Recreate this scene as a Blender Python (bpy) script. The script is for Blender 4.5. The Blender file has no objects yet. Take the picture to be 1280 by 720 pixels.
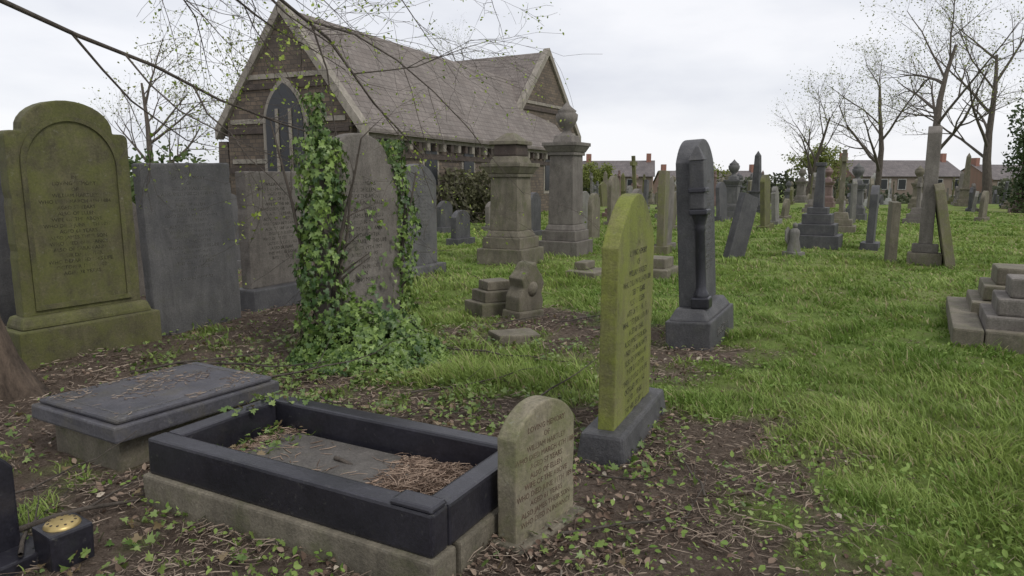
import bpy, bmesh, math, random
import numpy as np
from mathutils import Vector, Matrix

rng = np.random.default_rng(7)
random.seed(7)
scene = bpy.context.scene
COL = scene.collection

# ------------------------------------------------------------------ utils
def vnoise(x, y, seed=0.0):
    xi = np.floor(x); yi = np.floor(y)
    fx = x - xi; fy = y - yi
    fx = fx*fx*(3-2*fx); fy = fy*fy*(3-2*fy)
    def h(i, j):
        v = np.sin(i*127.1 + j*311.7 + seed*74.7)*43758.5453
        return v - np.floor(v)
    return (h(xi, yi)*(1-fx)+h(xi+1, yi)*fx)*(1-fy) + (h(xi, yi+1)*(1-fx)+h(xi+1, yi+1)*fx)*fy

def fbm(x, y, seed=0.0, octv=4):
    a = 0.5; s = 0; t = 0
    for k in range(octv):
        s = s + a*vnoise(x*(2**k), y*(2**k), seed+k*3.1); t += a; a *= 0.5
    return s/t

def ground_z(x, y):
    x = np.asarray(x, float); y = np.asarray(y, float)
    z = 0.12*(fbm(x*0.5, y*0.5, 1.0)-0.5) + 0.08*(fbm(x*2.2, y*2.2, 5.0, 3)-0.5)
    z = z + np.clip((y-12)/30, 0, 1)*0.5*(fbm(x*0.12, y*0.12, 9.0, 2)-0.5)
    z = z - np.clip((y-42)*0.035, 0, 3.0)
    return z

def gz(x, y):
    return float(ground_z(np.array([x]), np.array([y]))[0])

BY = [-10, 0, 2.75, 3.8, 5.0, 6.3, 7.0, 8.0, 9.0, 10.0, 12.0, 15.0, 20, 30]
BX = [0.7, 0.9, 1.05, 1.28, 1.5, 1.95, 1.7, 1.1, 0.5, -0.9, -2.4, -4.0, -8, -20]
def litter(x, y):
    b = np.interp(y, BY, BX)
    n = fbm(x*1.7, y*1.7, 21.0)-0.5
    n2 = fbm(x*5, y*5, 31.0, 3)-0.5
    w = (b - x)/0.7 + 0.35 + n*2.4 + n2*2.2
    w = np.minimum(w, 1.2+n*1.8+n2*2.6)
    def g(cx, cy, r, a):
        return a*np.exp(-(((x-cx)**2+(y-cy)**2)/(r*r)))
    w = w - g(0.05, 5.35, 0.7, 1.6) - g(-0.9, 7.6, 0.7, 1.6) - g(0.75, 5.7, 0.45, 1.2) - g(-0.5, 5.0, 0.5, 1.0)\
        - g(0.2, 9.0, 0.9, 2.0) - g(1.1, 7.6, 0.5, 1.5) - g(-0.6, 6.6, 0.5, 0.9) - g(0.45, 4.9, 0.35, 0.7)\
        - g(-2.2, 6.3, 0.5, 0.5) - g(-0.9, 9.3, 1.0, 1.2) + g(-2.9, 5.0, 1.2, .6) + g(-0.2, 2.4, 1.3, .8) + g(0.7, 3.2, .7, .8)
    w = w + g(0.4, 7.6, 0.5, 1.2) + g(3.6, 7.2, 0.35, 1.6)
    return np.clip(w, 0, 1)

def np_mesh(name, V, F, mats=(), tint=None, smooth=False, parent=None):
    me = bpy.data.meshes.new(name)
    V = np.asarray(V, np.float32); F = np.asarray(F, np.int32)
    me.vertices.add(len(V)); me.vertices.foreach_set('co', V.ravel())
    me.loops.add(F.size); me.loops.foreach_set('vertex_index', F.ravel())
    me.polygons.add(len(F)); me.polygons.foreach_set('loop_start', np.arange(len(F), dtype=np.int32)*F.shape[1])
    if smooth:
        me.polygons.foreach_set('use_smooth', np.ones(len(F), dtype=bool))
    me.update(calc_edges=True)
    if tint is not None:
        ca = me.color_attributes.new('tint', 'FLOAT_COLOR', 'POINT')
        c = np.ones((len(V), 4), np.float32); c[:, :3] = tint
        ca.data.foreach_set('color', c.ravel())
    for m in mats: me.materials.append(m)
    ob = bpy.data.objects.new(name, me); COL.objects.link(ob)
    if parent: ob.parent = parent
    return ob

def empty(name, loc=(0, 0, 0), rot=(0, 0, 0)):
    e = bpy.data.objects.new(name, None); COL.objects.link(e)
    e.location = loc; e.rotation_euler = rot; e.empty_display_size = 0.2
    return e

def bm_obj(name, bm, mat, parent=None, loc=(0, 0, 0), rot=(0, 0, 0), smooth=False):
    me = bpy.data.meshes.new(name); bm.to_mesh(me); bm.free()
    if smooth:
        for p in me.polygons: p.use_smooth = True
    me.materials.append(mat)
    ob = bpy.data.objects.new(name, me); COL.objects.link(ob)
    ob.location = loc; ob.rotation_euler = rot
    if parent: ob.parent = parent
    return ob

def rough_up(bm, amt):
    for v in bm.verts:
        v.co += Vector((random.uniform(-amt, amt), random.uniform(-amt, amt), random.uniform(-amt, amt)))

def box(name, s, loc, mat, parent=None, bev=0.01, top=(1, 1), rot=(0, 0, 0), wear=0.0):
    """s=(sx,sy,sz), loc = centre of the bottom"""
    bm = bmesh.new()
    bmesh.ops.create_cube(bm, size=1)
    for v in bm.verts:
        t = v.co.z > 0
        v.co.x *= s[0]*(top[0] if t else 1); v.co.y *= s[1]*(top[1] if t else 1)
        v.co.z = (v.co.z+0.5)*s[2]
    if wear: rough_up(bm, wear)
    if bev:
        bmesh.ops.bevel(bm, geom=bm.edges[:], offset=bev, segments=2, affect='EDGES', profile=0.6)
    return bm_obj(name, bm, mat, parent, loc, rot)

def arc(cx, cz, r, a0, a1, n):
    return [(cx+r*math.cos(math.radians(a0+(a1-a0)*i/n)), cz+r*math.sin(math.radians(a0+(a1-a0)*i/n))) for i in range(n+1)]

def outline(kind, w, h):
    hw = w/2
    if kind == 'flat':
        return [(-hw, 0), (hw, 0), (hw, h), (-hw, h)]
    if kind == 'round':
        rise = min(0.28*w, hw); r = (hw*hw+rise*rise)/(2*rise); a = math.degrees(math.asin(min(1, hw/r)))
        return [(-hw, 0), (hw, 0)] + arc(0, h-r, r, 90-a, 90+a, 16)
    if kind == 'semi':
        return [(-hw, 0), (hw, 0)] + arc(0, h-hw, hw, 0, 180, 20)
    if kind == 'gothic':
        rise = 0.34*w
        pts = [(-hw, 0), (hw, 0)]
        n = 9
        for i in range(n+1):
            t = i/n; pts.append((hw*(1-t), (h-rise)+rise*(math.sin(t*math.pi/2)**0.85)))
        for i in range(n-1, -1, -1):
            t = i/n; pts.append((-hw*(1-t), (h-rise)+rise*(math.sin(t*math.pi/2)**0.85)))
        return pts
    if kind == 'shoulder':
        s = 0.13*w; r = hw-s; hs = h-r*0.72
        pts = [(-hw, 0), (hw, 0), (hw, hs-0.05)] + arc(hw-0.05, hs-0.05, 0.05, 0, 90, 4)[1:] + [(hw-s, hs)]
        for i in range(1, 16):
            a = math.pi*i/16; pts.append((r*math.cos(a), hs+0.02+(h-hs-0.02)*math.sin(a)))
        pts += [(-hw+s, hs), (-hw+0.05, hs)] + arc(-hw+0.05, hs-0.05, 0.05, 90, 180, 4)[1:]
        return pts
    if kind == 'ogee':
        pts = [(-hw, 0), (hw, 0), (hw, h-0.3*w)]
        n = 10
        for i in range(1, n+1):
            t = i/n; pts.append((hw*(1-t), h-0.3*w+0.3*w*(t*t*(3-2*t))))
        for i in range(n-1, 0, -1):
            t = i/n; pts.append((-hw*(1-t), h-0.3*w+0.3*w*(t*t*(3-2*t))))
        pts.append((-hw, h-0.3*w))
        return pts
    if kind == 'peak':
        return [(-hw, 0), (hw, 0), (hw, h-0.25*w), (0, h), (-hw, h-0.25*w)]

def worn(pts, sp=0.07, amp=0.003):
    out = []; n = len(pts)
    for i in range(n):
        a = Vector(pts[i]); b = Vector(pts[(i+1) % n]); L = (b-a).length
        if L < 1e-5: continue
        out.append((a.x, a.y))
        k = int(L/sp)
        if k > 1:
            nrm = Vector((b.y-a.y, a.x-b.x)).normalized()
            for j in range(1, k):
                o = random.uniform(-amp, amp*0.3)
                if random.random() < 0.06: o -= amp*3
                p = a.lerp(b, j/k)+nrm*o; out.append((p.x, p.y))
    return out

def slab(name, pts, th, mat, parent=None, loc=(0, 0, 0), rot=(0, 0, 0), bev=0.008, wear=0.0):
    if wear: pts = worn(pts, 0.06, wear)
    bm = bmesh.new()
    vs = [bm.verts.new((x, -th/2, z)) for x, z in pts]
    f = bm.faces.new(vs)
    r = bmesh.ops.extrude_face_region(bm, geom=[f])
    for g in r['geom']:
        if isinstance(g, bmesh.types.BMVert): g.co.y += th
    bmesh.ops.recalc_face_normals(bm, faces=bm.faces[:])
    if bev:
        es = [e for e in bm.edges if len(e.link_faces) == 2 and e.calc_face_angle(0) > 0.6]
        bmesh.ops.bevel(bm, geom=es, offset=bev, segments=2, affect='EDGES', profile=0.6)
    return bm_obj(name, bm, mat, parent, loc, rot)

def lathe(name, prof, mat, parent=None, loc=(0, 0, 0), seg=20, smooth=True, rot=(0, 0, 0)):
    V = []; F = []
    for r, z in prof:
        for i in range(seg):
            a = 2*math.pi*i/seg; V.append((r*math.cos(a), r*math.sin(a), z))
    for k in range(len(prof)-1):
        for i in range(seg):
            j = (i+1) % seg
            F.append((k*seg+i, k*seg+j, (k+1)*seg+j, (k+1)*seg+i))
    ob = np_mesh(name, V, F, [mat], smooth=smooth, parent=parent)
    ob.location = loc; ob.rotation_euler = rot
    return ob

# ------------------------------------------------------------------ materials
def newmat(name):
    m = bpy.data.materials.new(name); m.use_nodes = True
    nt = m.node_tree; nt.nodes.clear()
    out = nt.nodes.new('ShaderNodeOutputMaterial'); b = nt.nodes.new('ShaderNodeBsdfPrincipled')
    nt.links.new(b.outputs[0], out.inputs[0])
    return m, nt, b

def N(nt, t, **kw):
    n = nt.nodes.new(t)
    for k, v in kw.items(): setattr(n, k, v)
    return n

def mixc(nt, fac, a, b, mode='MIX'):
    n = nt.nodes.new('ShaderNodeMix'); n.data_type = 'RGBA'; n.blend_type = mode
    for sock, v in ((n.inputs[0], fac), (n.inputs[6], a), (n.inputs[7], b)):
        if hasattr(v, 'is_linked'): nt.links.new(v, sock)
        elif isinstance(v, (int, float)): sock.default_value = v
        else: sock.default_value = (v[0], v[1], v[2], 1)
    return n.outputs[2]

def noise_n(nt, vec, scale, detail=6, rough=0.6):
    n = nt.nodes.new('ShaderNodeTexNoise'); n.inputs['Scale'].default_value = scale
    n.inputs['Detail'].default_value = detail; n.inputs['Roughness'].default_value = rough
    if vec is not None: nt.links.new(vec, n.inputs['Vector'])
    return n.outputs[0]

def ramp(nt, fac, stops):
    n = nt.nodes.new('ShaderNodeValToRGB'); nt.links.new(fac, n.inputs[0])
    e = n.color_ramp.elements
    while len(e) < len(stops): e.new(0.5)
    for i, (p, c) in enumerate(stops):
        e[i].position = p
        if isinstance(c, (int, float)): c = (c, c, c)
        e[i].color = (c[0], c[1], c[2], 1)
    return n.outputs[0]

def bump(nt, b, h, strength=0.4, dist=0.01):
    n = nt.nodes.new('ShaderNodeBump'); n.inputs['Strength'].default_value = strength
    n.inputs['Distance'].default_value = dist
    nt.links.new(h, n.inputs['Height']); nt.links.new(n.outputs[0], b.inputs['Normal'])

def obj_coord(nt, rand=True):
    tc = N(nt, 'ShaderNodeTexCoord')
    if not rand: return tc.outputs['Object']
    oi = N(nt, 'ShaderNodeObjectInfo')
    mp = N(nt, 'ShaderNodeVectorMath', operation='MULTIPLY_ADD')
    nt.links.new(oi.outputs['Random'], mp.inputs[0]); mp.inputs[1].default_value = (37, 53, 19)
    nt.links.new(tc.outputs['Object'], mp.inputs[2])
    return mp.outputs[0]

def stone_mat(name, c1, c2, lich=(0.12, 0.13, 0.03), amt=0.4, streak=0.5, rough=0.85, bstr=0.5, spots=0.3, gain=1.12):
    m, nt, b = newmat(name)
    c1 = tuple(x*gain for x in c1); c2 = tuple(x*gain for x in c2)
    v = obj_coord(nt)
    n1 = noise_n(nt, v, 3.5, 9, 0.68)
    col = mixc(nt, ramp(nt, n1, [(0.33, 0.0), (0.67, 1.0)]), c1, c2)
    n2 = noise_n(nt, v, 70, 5, 0.7)
    col = mixc(nt, 0.65, col, ramp(nt, n2, [(0.3, 0.5), (0.7, 1.4)]), 'MULTIPLY')
    # broad, soft rain-wash and soot (distorted so it does not read as stripes)
    mp = N(nt, 'ShaderNodeMapping'); nt.links.new(v, mp.inputs[0]); mp.inputs[3].default_value = (4.5, 4.5, 1.1)
    nz = N(nt, 'ShaderNodeTexNoise'); nz.inputs['Scale'].default_value = 1.4; nz.inputs['Detail'].default_value = 9
    nz.inputs['Roughness'].default_value = 0.7; nz.inputs['Distortion'].default_value = 0.9
    nt.links.new(mp.outputs[0], nz.inputs['Vector']); n3 = nz.outputs[0]
    col = mixc(nt, streak*0.8, col, ramp(nt, n3, [(0.34, (0.42, 0.41, 0.39)), (0.62, (1.18, 1.17, 1.14))]), 'MULTIPLY')
    n4 = noise_n(nt, v, 4.2, 12, 0.75)
    f4 = ramp(nt, n4, [(0.62-0.3*amt, 0.0), (0.74-0.2*amt, min(1, 0.3+amt*0.7))])
    lc = mixc(nt, n2, (lich[0]*0.5, lich[1]*0.55, lich[2]*0.6), (lich[0]*1.45, lich[1]*1.45, lich[2]*1.3))
    col = mixc(nt, f4, col, lc)
    col = mixc(nt, streak*0.4, col, ramp(nt, n3, [(0.38, 0.5), (0.58, 1.08)]), 'MULTIPLY')
    if spots:
        fs = ramp(nt, noise_n(nt, v, 22, 8, 0.75), [(0.60, 0.0), (0.66, spots)])
        col = mixc(nt, fs, col, (0.28, 0.28, 0.24))
    nt.links.new(col, b.inputs['Base Color'])
    b.inputs['Roughness'].default_value = rough
    hh = N(nt, 'ShaderNodeMath', operation='MULTIPLY_ADD'); nt.links.new(n2, hh.inputs[0]); hh.inputs[1].default_value = 0.4
    nt.links.new(n4, hh.inputs[2])
    bump(nt, b, hh.outputs[0], bstr, 0.02)
    return m

M_OLIVE = stone_mat('stone_olive', (0.075, 0.07, 0.04), (0.135, 0.125, 0.065), (0.125, 0.13, 0.038), 0.7, 0.5)
M_SLATE = stone_mat('stone_slate', (0.08, 0.08, 0.083), (0.13, 0.127, 0.125), (0.10, 0.10, 0.07), 0.25, 0.4, spots=0.25)
M_BROWN = stone_mat('stone_brown', (0.115, 0.102, 0.09), (0.18, 0.163, 0.145), (0.10, 0.10, 0.06), 0.2, 0.45)
M_GREEN = stone_mat('stone_lichen', (0.11, 0.105, 0.05), (0.18, 0.17, 0.07), (0.185, 0.205, 0.036), 0.85, 0.6, spots=0.15)
M_GREENSIDE = stone_mat('stone_lichen_dark', (0.12, 0.11, 0.075), (0.17, 0.15, 0.10), (0.14, 0.15, 0.04), 0.6, 0.5)
M_SAND = stone_mat('stone_sand', (0.17, 0.15, 0.105), (0.27, 0.24, 0.17), (0.14, 0.145, 0.06), 0.6, 0.35, spots=0.4)
M_SANDDK = stone_mat('stone_sand_dark', (0.11, 0.097, 0.072), (0.19, 0.168, 0.128), (0.10, 0.105, 0.045), 0.45, 0.45)
M_DARK = stone_mat('stone_dark', (0.045, 0.045, 0.05), (0.09, 0.088, 0.09), (0.08, 0.08, 0.06), 0.2, 0.4, rough=0.6, spots=0.2)
M_DARKER = stone_mat('granite_black', (0.014, 0.014, 0.019), (0.03, 0.029, 0.038), (0.05, 0.046, 0.042), 0.15, 0.2, rough=0.3, bstr=0.12, spots=0.15)
M_LEDGER = stone_mat('ledger_slate', (0.055, 0.055, 0.066), (0.095, 0.092, 0.103), (0.10, 0.088, 0.068), 0.4, 0.3, rough=0.5, bstr=0.25, spots=0.3)
M_COVER = stone_mat('cover_slab', (0.075, 0.068, 0.062), (0.12, 0.11, 0.10), (0.10, 0.095, 0.06), 0.3, 0.3)
M_GREY = stone_mat('stone_grey', (0.13, 0.125, 0.115), (0.2, 0.19, 0.175), (0.11, 0.115, 0.05), 0.35, 0.4)
M_PALE = stone_mat('marble_weathered', (0.30, 0.30, 0.29), (0.44, 0.44, 0.42), (0.18, 0.19, 0.12), 0.2, 0.5)
M_PINK = stone_mat('granite_pink', (0.14, 0.09, 0.08), (0.2, 0.135, 0.12), (0.11, 0.115, 0.05), 0.1, 0.3, rough=0.5)

def flat_mat(name, col, rough=0.8, metal=0.0, wear=0.0):
    m, nt, b = newmat(name)
    v = obj_coord(nt)
    c = mixc(nt, noise_n(nt, v, 30, 5), tuple(x*0.65 for x in col), tuple(min(1, x*1.25) for x in col))
    nt.links.new(c, b.inputs['Base Color']); b.inputs['Roughness'].default_value = rough; b.inputs['Metallic'].default_value = metal
    if wear:
        tr = N(nt, 'ShaderNodeBsdfTransparent'); mx = N(nt, 'ShaderNodeMixShader')
        f = ramp(nt, noise_n(nt, v, 11, 6, 0.7), [(0.36, 0.3), (0.58, wear)])
        nt.links.new(f, mx.inputs[0]); nt.links.new(b.outputs[0], mx.inputs[1]); nt.links.new(tr.outputs[0], mx.inputs[2])
        out = [n for n in nt.nodes if n.type == 'OUTPUT_MATERIAL'][0]; nt.links.new(mx.outputs[0], out.inputs[0])
    return m
M_LETDARK = flat_mat('lettering_dark', (0.055, 0.05, 0.035), wear=0.95)
M_LETRED = flat_mat('lettering_faded', (0.14, 0.085, 0.06), wear=0.75)
M_LETPALE = flat_mat('lettering_pale', (0.17, 0.165, 0.15), wear=0.9)
M_LETGOLD = flat_mat('lettering_gold', (0.22, 0.18, 0.10), 0.6, wear=0.7)
M_WINDOW = flat_mat('window_dark', (0.02, 0.022, 0.026), 0.3)
M_BRASS = flat_mat('vase_rose_brass', (0.5, 0.38, 0.16), 0.4, 0.6)
M_SOIL = flat_mat('soil_dark', (0.06, 0.045, 0.034), 0.95)

def tint_mat(name, rough=0.7, spec=0.3, transl=0.0):
    m, nt, b = newmat(name)
    at = N(nt, 'ShaderNodeAttribute'); at.attribute_name = 'tint'
    b.inputs['Roughness'].default_value = rough
    b.inputs['Specular IOR Level'].default_value = spec
    nt.links.new(at.outputs['Color'], b.inputs['Base Color'])
    if transl:
        tr = N(nt, 'ShaderNodeBsdfTranslucent'); nt.links.new(at.outputs['Color'], tr.inputs[0])
        mx = N(nt, 'ShaderNodeMixShader'); mx.inputs[0].default_value = transl
        nt.links.new(b.outputs[0], mx.inputs[1]); nt.links.new(tr.outputs[0], mx.inputs[2])
        out = [n for n in nt.nodes if n.type == 'OUTPUT_MATERIAL'][0]
        nt.links.new(mx.outputs[0], out.inputs[0])
    return m
M_BLADE = tint_mat('grass_blades', 0.55, 0.3, 0.3)
M_LEAF = tint_mat('leaves', 0.55, 0.3, 0.3)
M_IVY = tint_mat('ivy_leaves', 0.42, 0.45, 0.12)
M_LITTER = tint_mat('leaf_litter', 0.85, 0.15, 0.0)

def bark_mat(name, c1, c2):
    m, nt, b = newmat(name)
    v = obj_coord(nt, False)
    mp = N(nt, 'ShaderNodeMapping'); nt.links.new(v, mp.inputs[0]); mp.inputs[3].default_value = (1, 1, 0.25)
    n1 = noise_n(nt, mp.outputs[0], 14, 9, 0.7)
    nt.links.new(ramp(nt, n1, [(0.35, c1), (0.65, c2)]), b.inputs['Base Color'])
    b.inputs['Roughness'].default_value = 0.9
    bump(nt, b, n1, 0.9, 0.05)
    return m
M_BARK = bark_mat('bark', (0.04, 0.028, 0.02), (0.15, 0.11, 0.08))
M_TWIG = bark_mat('twig_bark', (0.055, 0.045, 0.037), (0.13, 0.108, 0.088))

mg, nt, b = newmat('ground_turf')
tc = N(nt, 'ShaderNodeTexCoord'); v = tc.outputs['Object']
at = N(nt, 'ShaderNodeAttribute'); at.attribute_name = 'tint'
sep = N(nt, 'ShaderNodeSeparateColor'); nt.links.new(at.outputs['Color'], sep.inputs[0])
nA = noise_n(nt, v, 0.9, 8, 0.7); nB = noise_n(nt, v, 25, 8, 0.75); nC = noise_n(nt, v, 90, 4, 0.7); nE = noise_n(nt, v, 3.0, 6, 0.7)
g = mixc(nt, ramp(nt, nA, [(0.35, 0.0), (0.65, 1.0)]), (0.12, 0.19, 0.04), (0.215, 0.29, 0.075))
g = mixc(nt, 0.6, g, ramp(nt, nB, [(0.3, 0.5), (0.7, 1.35)]), 'MULTIPLY')
nD = noise_n(nt, v, 0.25, 5, 0.6)
g = mixc(nt, ramp(nt, nD, [(0.46, 0.0), (0.6, 0.6)]), g, (0.25, 0.27, 0.11))
g = mixc(nt, ramp(nt, nE, [(0.52, 0.0), (0.62, 0.55)]), g, (0.17, 0.15, 0.085))
l = mixc(nt, ramp(nt, nB, [(0.35, 0.0), (0.62, 1.0)]), (0.075, 0.054, 0.042), (0.19, 0.148, 0.118))
l = mixc(nt, ramp(nt, nC, [(0.5, 0.0), (0.62, 0.6)]), l, (0.27, 0.22, 0.175))
l = mixc(nt, ramp(nt, nE, [(0.5, 0.0), (0.62, 0.5)]), l, (0.075, 0.055, 0.042))
nt.links.new(mixc(nt, sep.outputs[0], g, l), b.inputs['Base Color'])
b.inputs['Roughness'].default_value = 0.95; b.inputs['Specular IOR Level'].default_value = 0.1
bump(nt, b, nB, 0.9, 0.07)
M_GROUND = mg

# ------------------------------------------------------------------ ground sheet
sx = np.linspace(-1, 1, 341); gx = sx*11 + np.sign(sx)*np.abs(sx)**6*600
sy = np.linspace(0, 1, 381); gy = -6 + 27*sy + 900*sy**7
X, Y = np.meshgrid(gx, gy)
Z = ground_z(X, Y)
Vg = np.stack([X.ravel(), Y.ravel(), Z.ravel()], 1)
nx, ny = len(gx), len(gy)
ii = (np.arange(ny-1)[:, None]*nx+np.arange(nx-1)[None, :]).ravel()
Fg = np.stack([ii, ii+1, ii+nx+1, ii+nx], 1)
lt = litter(Vg[:, 0], Vg[:, 1])
np_mesh('ground', Vg, Fg, [M_GROUND], tint=np.stack([lt, lt, lt], 1), smooth=True)

# ------------------------------------------------------------------ grass
def polar(n, r0, r1, p=0.8, half=50):
    r = r0*(r1/r0)**(rng.random(n)**p); a = np.radians(rng.uniform(-half, half, n))
    return r*np.sin(a), r*np.cos(a), r

FOOT = [(-0.81, 3.12, 0.8, 0.38, -28.4), (-2.08, 4.04, 0.5, 0.36, 60), (5.25, 6.9, 1.05, 0.75, 60), (1.77, 6.53, 0.5, 0.15, 62),
        (0.66, 3.98, 0.45, 0.1, 66), (0.13, 2.87, 0.2, 0.03, 53)]
def clear(x, y):
    k = np.ones(len(x), bool)
    for cx, cy, a, b_, an in FOOT:
        c, s = math.cos(math.radians(an)), math.sin(math.radians(an))
        u = (x-cx)*c+(y-cy)*s; w = -(x-cx)*s+(y-cy)*c
        k &= ~((np.abs(u) < a) & (np.abs(w) < b_))
    return k

n = 440000
x, y, r = polar(n, 1.7, 38, 0.85)
lt = litter(x, y)
clump = fbm(x*2.6, y*2.6, 40.0, 3); fine = fbm(x*9, y*9, 44.0, 2)
thin = np.clip(0.45+(clump-0.3)*2.2+(fine-0.5)*1.4, 0.25, 1)
keep = (rng.random(n) > lt*1.03) & clear(x, y) & (rng.random(n) < thin)
x, y, r, lt, clump, fine = x[keep], y[keep], r[keep], lt[keep], clump[keep], fine[keep]
n = len(x); z = ground_z(x, y)-0.004
patch = fbm(x*0.5, y*0.5, 50.0, 3); patch2 = fbm(x*3.1, y*3.1, 91.0, 3)
hgt = (0.014+0.19*np.clip(clump-0.36, 0, 1)**1.2+0.06*np.clip(fine-0.5, 0, 1)+0.022*rng.random(n))*(0.6+0.7*rng.random(n))*(1-0.35*lt)
tall = rng.random(n) < 0.025*(clump > 0.5); hgt[tall] *= 1.9
tuft = np.exp(-(((x-0.05)**2+(y-5.35)**2)/0.3))+0.8*np.exp(-(((x+0.5)**2+(y-5.0)**2)/0.1)); hgt *= 1+0.8*tuft
wid = 0.0022*np.maximum(1, r/2.6)*(0.7+0.6*rng.random(n))
ang = rng.uniform(0, 2*np.pi, n)
la = 6*fbm(x*1.3, y*1.3, 60.0, 2)+rng.normal(0, 1.2, n); lean = hgt*rng.uniform(0.2, 1.4, n)
dx, dy = np.cos(ang)*wid, np.sin(ang)*wid; lx, ly = np.cos(la)*lean, np.sin(la)*lean
P = np.stack([x, y, z], 1)
def off(a, b_, c): return P+np.stack([a, b_, c], 1)
V = np.stack([off(-dx, -dy, 0*z), off(dx, dy, 0*z), off(-dx*.8+lx*.35, -dy*.8+ly*.35, hgt*.6), off(dx*.8+lx*.35, dy*.8+ly*.35, hgt*.6), off(lx, ly, hgt)], 1)
base = np.arange(n)[:, None]*5
F = (base[:, :, None]+np.array([[0, 1, 3], [0, 3, 2], [2, 3, 4]])[None]).reshape(-1, 3)
t = np.clip(rng.random(n)*0.45+patch*0.9+(patch2-0.5)*1.3-0.2, 0, 1)[:, None]
c = (1-t)*np.array([[0.135, 0.225, 0.038]])+t*np.array([[0.33, 0.42, 0.115]])
dry = rng.random(n) < 0.07+0.35*np.clip(patch2-0.52, 0, 1)
c[dry] = np.array([0.40, 0.36, 0.19])
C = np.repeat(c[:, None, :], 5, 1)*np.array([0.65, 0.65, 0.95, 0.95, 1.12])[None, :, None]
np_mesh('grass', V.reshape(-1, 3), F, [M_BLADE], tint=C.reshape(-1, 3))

def leaf_batch(pos, nrm, up, size, shape, tris, fold=0.2):
    nrm = nrm/np.linalg.norm(nrm, axis=1, keepdims=True)
    U = np.cross(up, nrm); U /= np.linalg.norm(U, axis=1, keepdims=True)+1e-9
    W = np.cross(nrm, U)
    sh = np.array(shape)
    zz = fold*np.abs(sh[:, 0])-0.15*sh[:, 1]**2
    V = pos[:, None, :]+size[:, None, None]*(sh[None, :, 0, None]*U[:, None, :]+sh[None, :, 1, None]*W[:, None, :]+zz[None, :, None]*nrm[:, None, :])
    k = len(shape)
    F = (np.arange(len(pos))[:, None, None]*k+np.array(tris)[None]).reshape(-1, 3)
    return V.reshape(-1, 3), F
IVY = [(0, .28), (0, -.05), (.33, -.18), (.5, .08), (.27, .26), (.36, .58), (.13, .52), (0, 1.0), (-.13, .52), (-.36, .58), (-.27, .26), (-.5, .08), (-.33, -.18)]
IVYT = [(0, i, i+1) for i in range(1, 12)]+[(0, 12, 1)]
OVAL = [(0, 0), (.28, .3), (.25, .65), (0, 1), (-.25, .65), (-.28, .3)]
OVALT = [(0, 1, 2), (0, 2, 3), (0, 3, 4), (0, 4, 5)]

def rand_dirs(n, zb=0.0):
    v = rng.normal(size=(n, 3)); v[:, 2] += zb
    return v/np.linalg.norm(v, axis=1, keepdims=True)

n = 34000
x, y, r = polar(n, 1.8, 16, 0.9)
lt = litter(x, y); cl = fbm(x*1.9, y*1.9, 77.0, 3)
k = (((lt < 0.7) & (cl > 0.5)) | ((rng.random(n) < 0.3) & (cl > 0.5))) & clear(x, y)
x, y = x[k], y[k]; n = len(x)
pos = np.stack([x, y, ground_z(x, y)+0.01+0.045*rng.random(n)], 1)
V, F = leaf_batch(pos, rand_dirs(n, 1.6), rand_dirs(n), 0.014+0.026*rng.random(n), OVAL, OVALT)
c = np.array([0.13, 0.23, 0.04])+rng.random((n, 1))*np.array([0.15, 0.15, 0.06])
np_mesh('weeds', V, F, [M_LEAF], tint=np.repeat(c, 6, 0))

# ------------------------------------------------------------------ litter
def chips(name, x, y, zc, L, w, c, pits=0.22):
    n = len(x)
    a = rng.uniform(0, 2*np.pi, n); pit = rng.normal(0, pits, n)
    D = np.stack([np.cos(a)*np.cos(pit), np.sin(a)*np.cos(pit), np.sin(pit)], 1)
    S = np.stack([-np.sin(a), np.cos(a), 0*a], 1)
    P = np.stack([x, y, zc], 1); up = np.array([[0, 0, 1.0]])
    bend = S*(rng.normal(0, 0.14, n)*L)[:, None]
    rings = []
    for f_, bb, s_ in ((-.5, 0, .8), (0, 1, 1), (.5, 0, .5)):
        c0 = P+D*(L*f_)[:, None]+bend*bb; ww = (w*s_)[:, None]
        rings += [c0+S*ww, c0-S*ww, c0+up*ww*1.3]
    V = np.stack(rings, 1); tr = []
    for q in (0, 3):
        for i in range(3):
            j = (i+1) % 3
            tr += [(q+i, q+j, q+3+j), (q+i, q+3+j, q+3+i)]
    F = (np.arange(n)[:, None, None]*9+np.array(tr)[None]).reshape(-1, 3)
    return np_mesh(name, V.reshape(-1, 3), F, [M_LITTER], tint=np.repeat(c, 9, 0))
def lit_col(n, a=(0.095, 0.068, 0.053), b_=(0.43, 0.35, 0.275), p=1.3):
    t = rng.random((n, 1))**p
    return (1-t)*np.array([a])+t*np.array([b_])

n = 68000
x, y, r = polar(n, 1.6, 13, 1.0, 52)
lt = litter(x, y); den = np.clip((fbm(x*2.4, y*2.4, 12.0, 3)-0.32)*3.4, 0.10, 1)
k = (rng.random(n) < (lt*0.97*den+0.02)) & clear(x, y)
x, y, r = x[k], y[k], r[k]; n = len(x)
L = rng.uniform(0.012, 0.085, n)*rng.random(n)**0.3; lg = rng.random(n) < 0.10; L[lg] *= 2.6
w = rng.uniform(0.0010, 0.0034, n)*np.maximum(1, r/4)
chips('twig_litter', x, y, ground_z(x, y)+0.004+rng.random(n)*0.03, L, w, lit_col(n))

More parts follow.
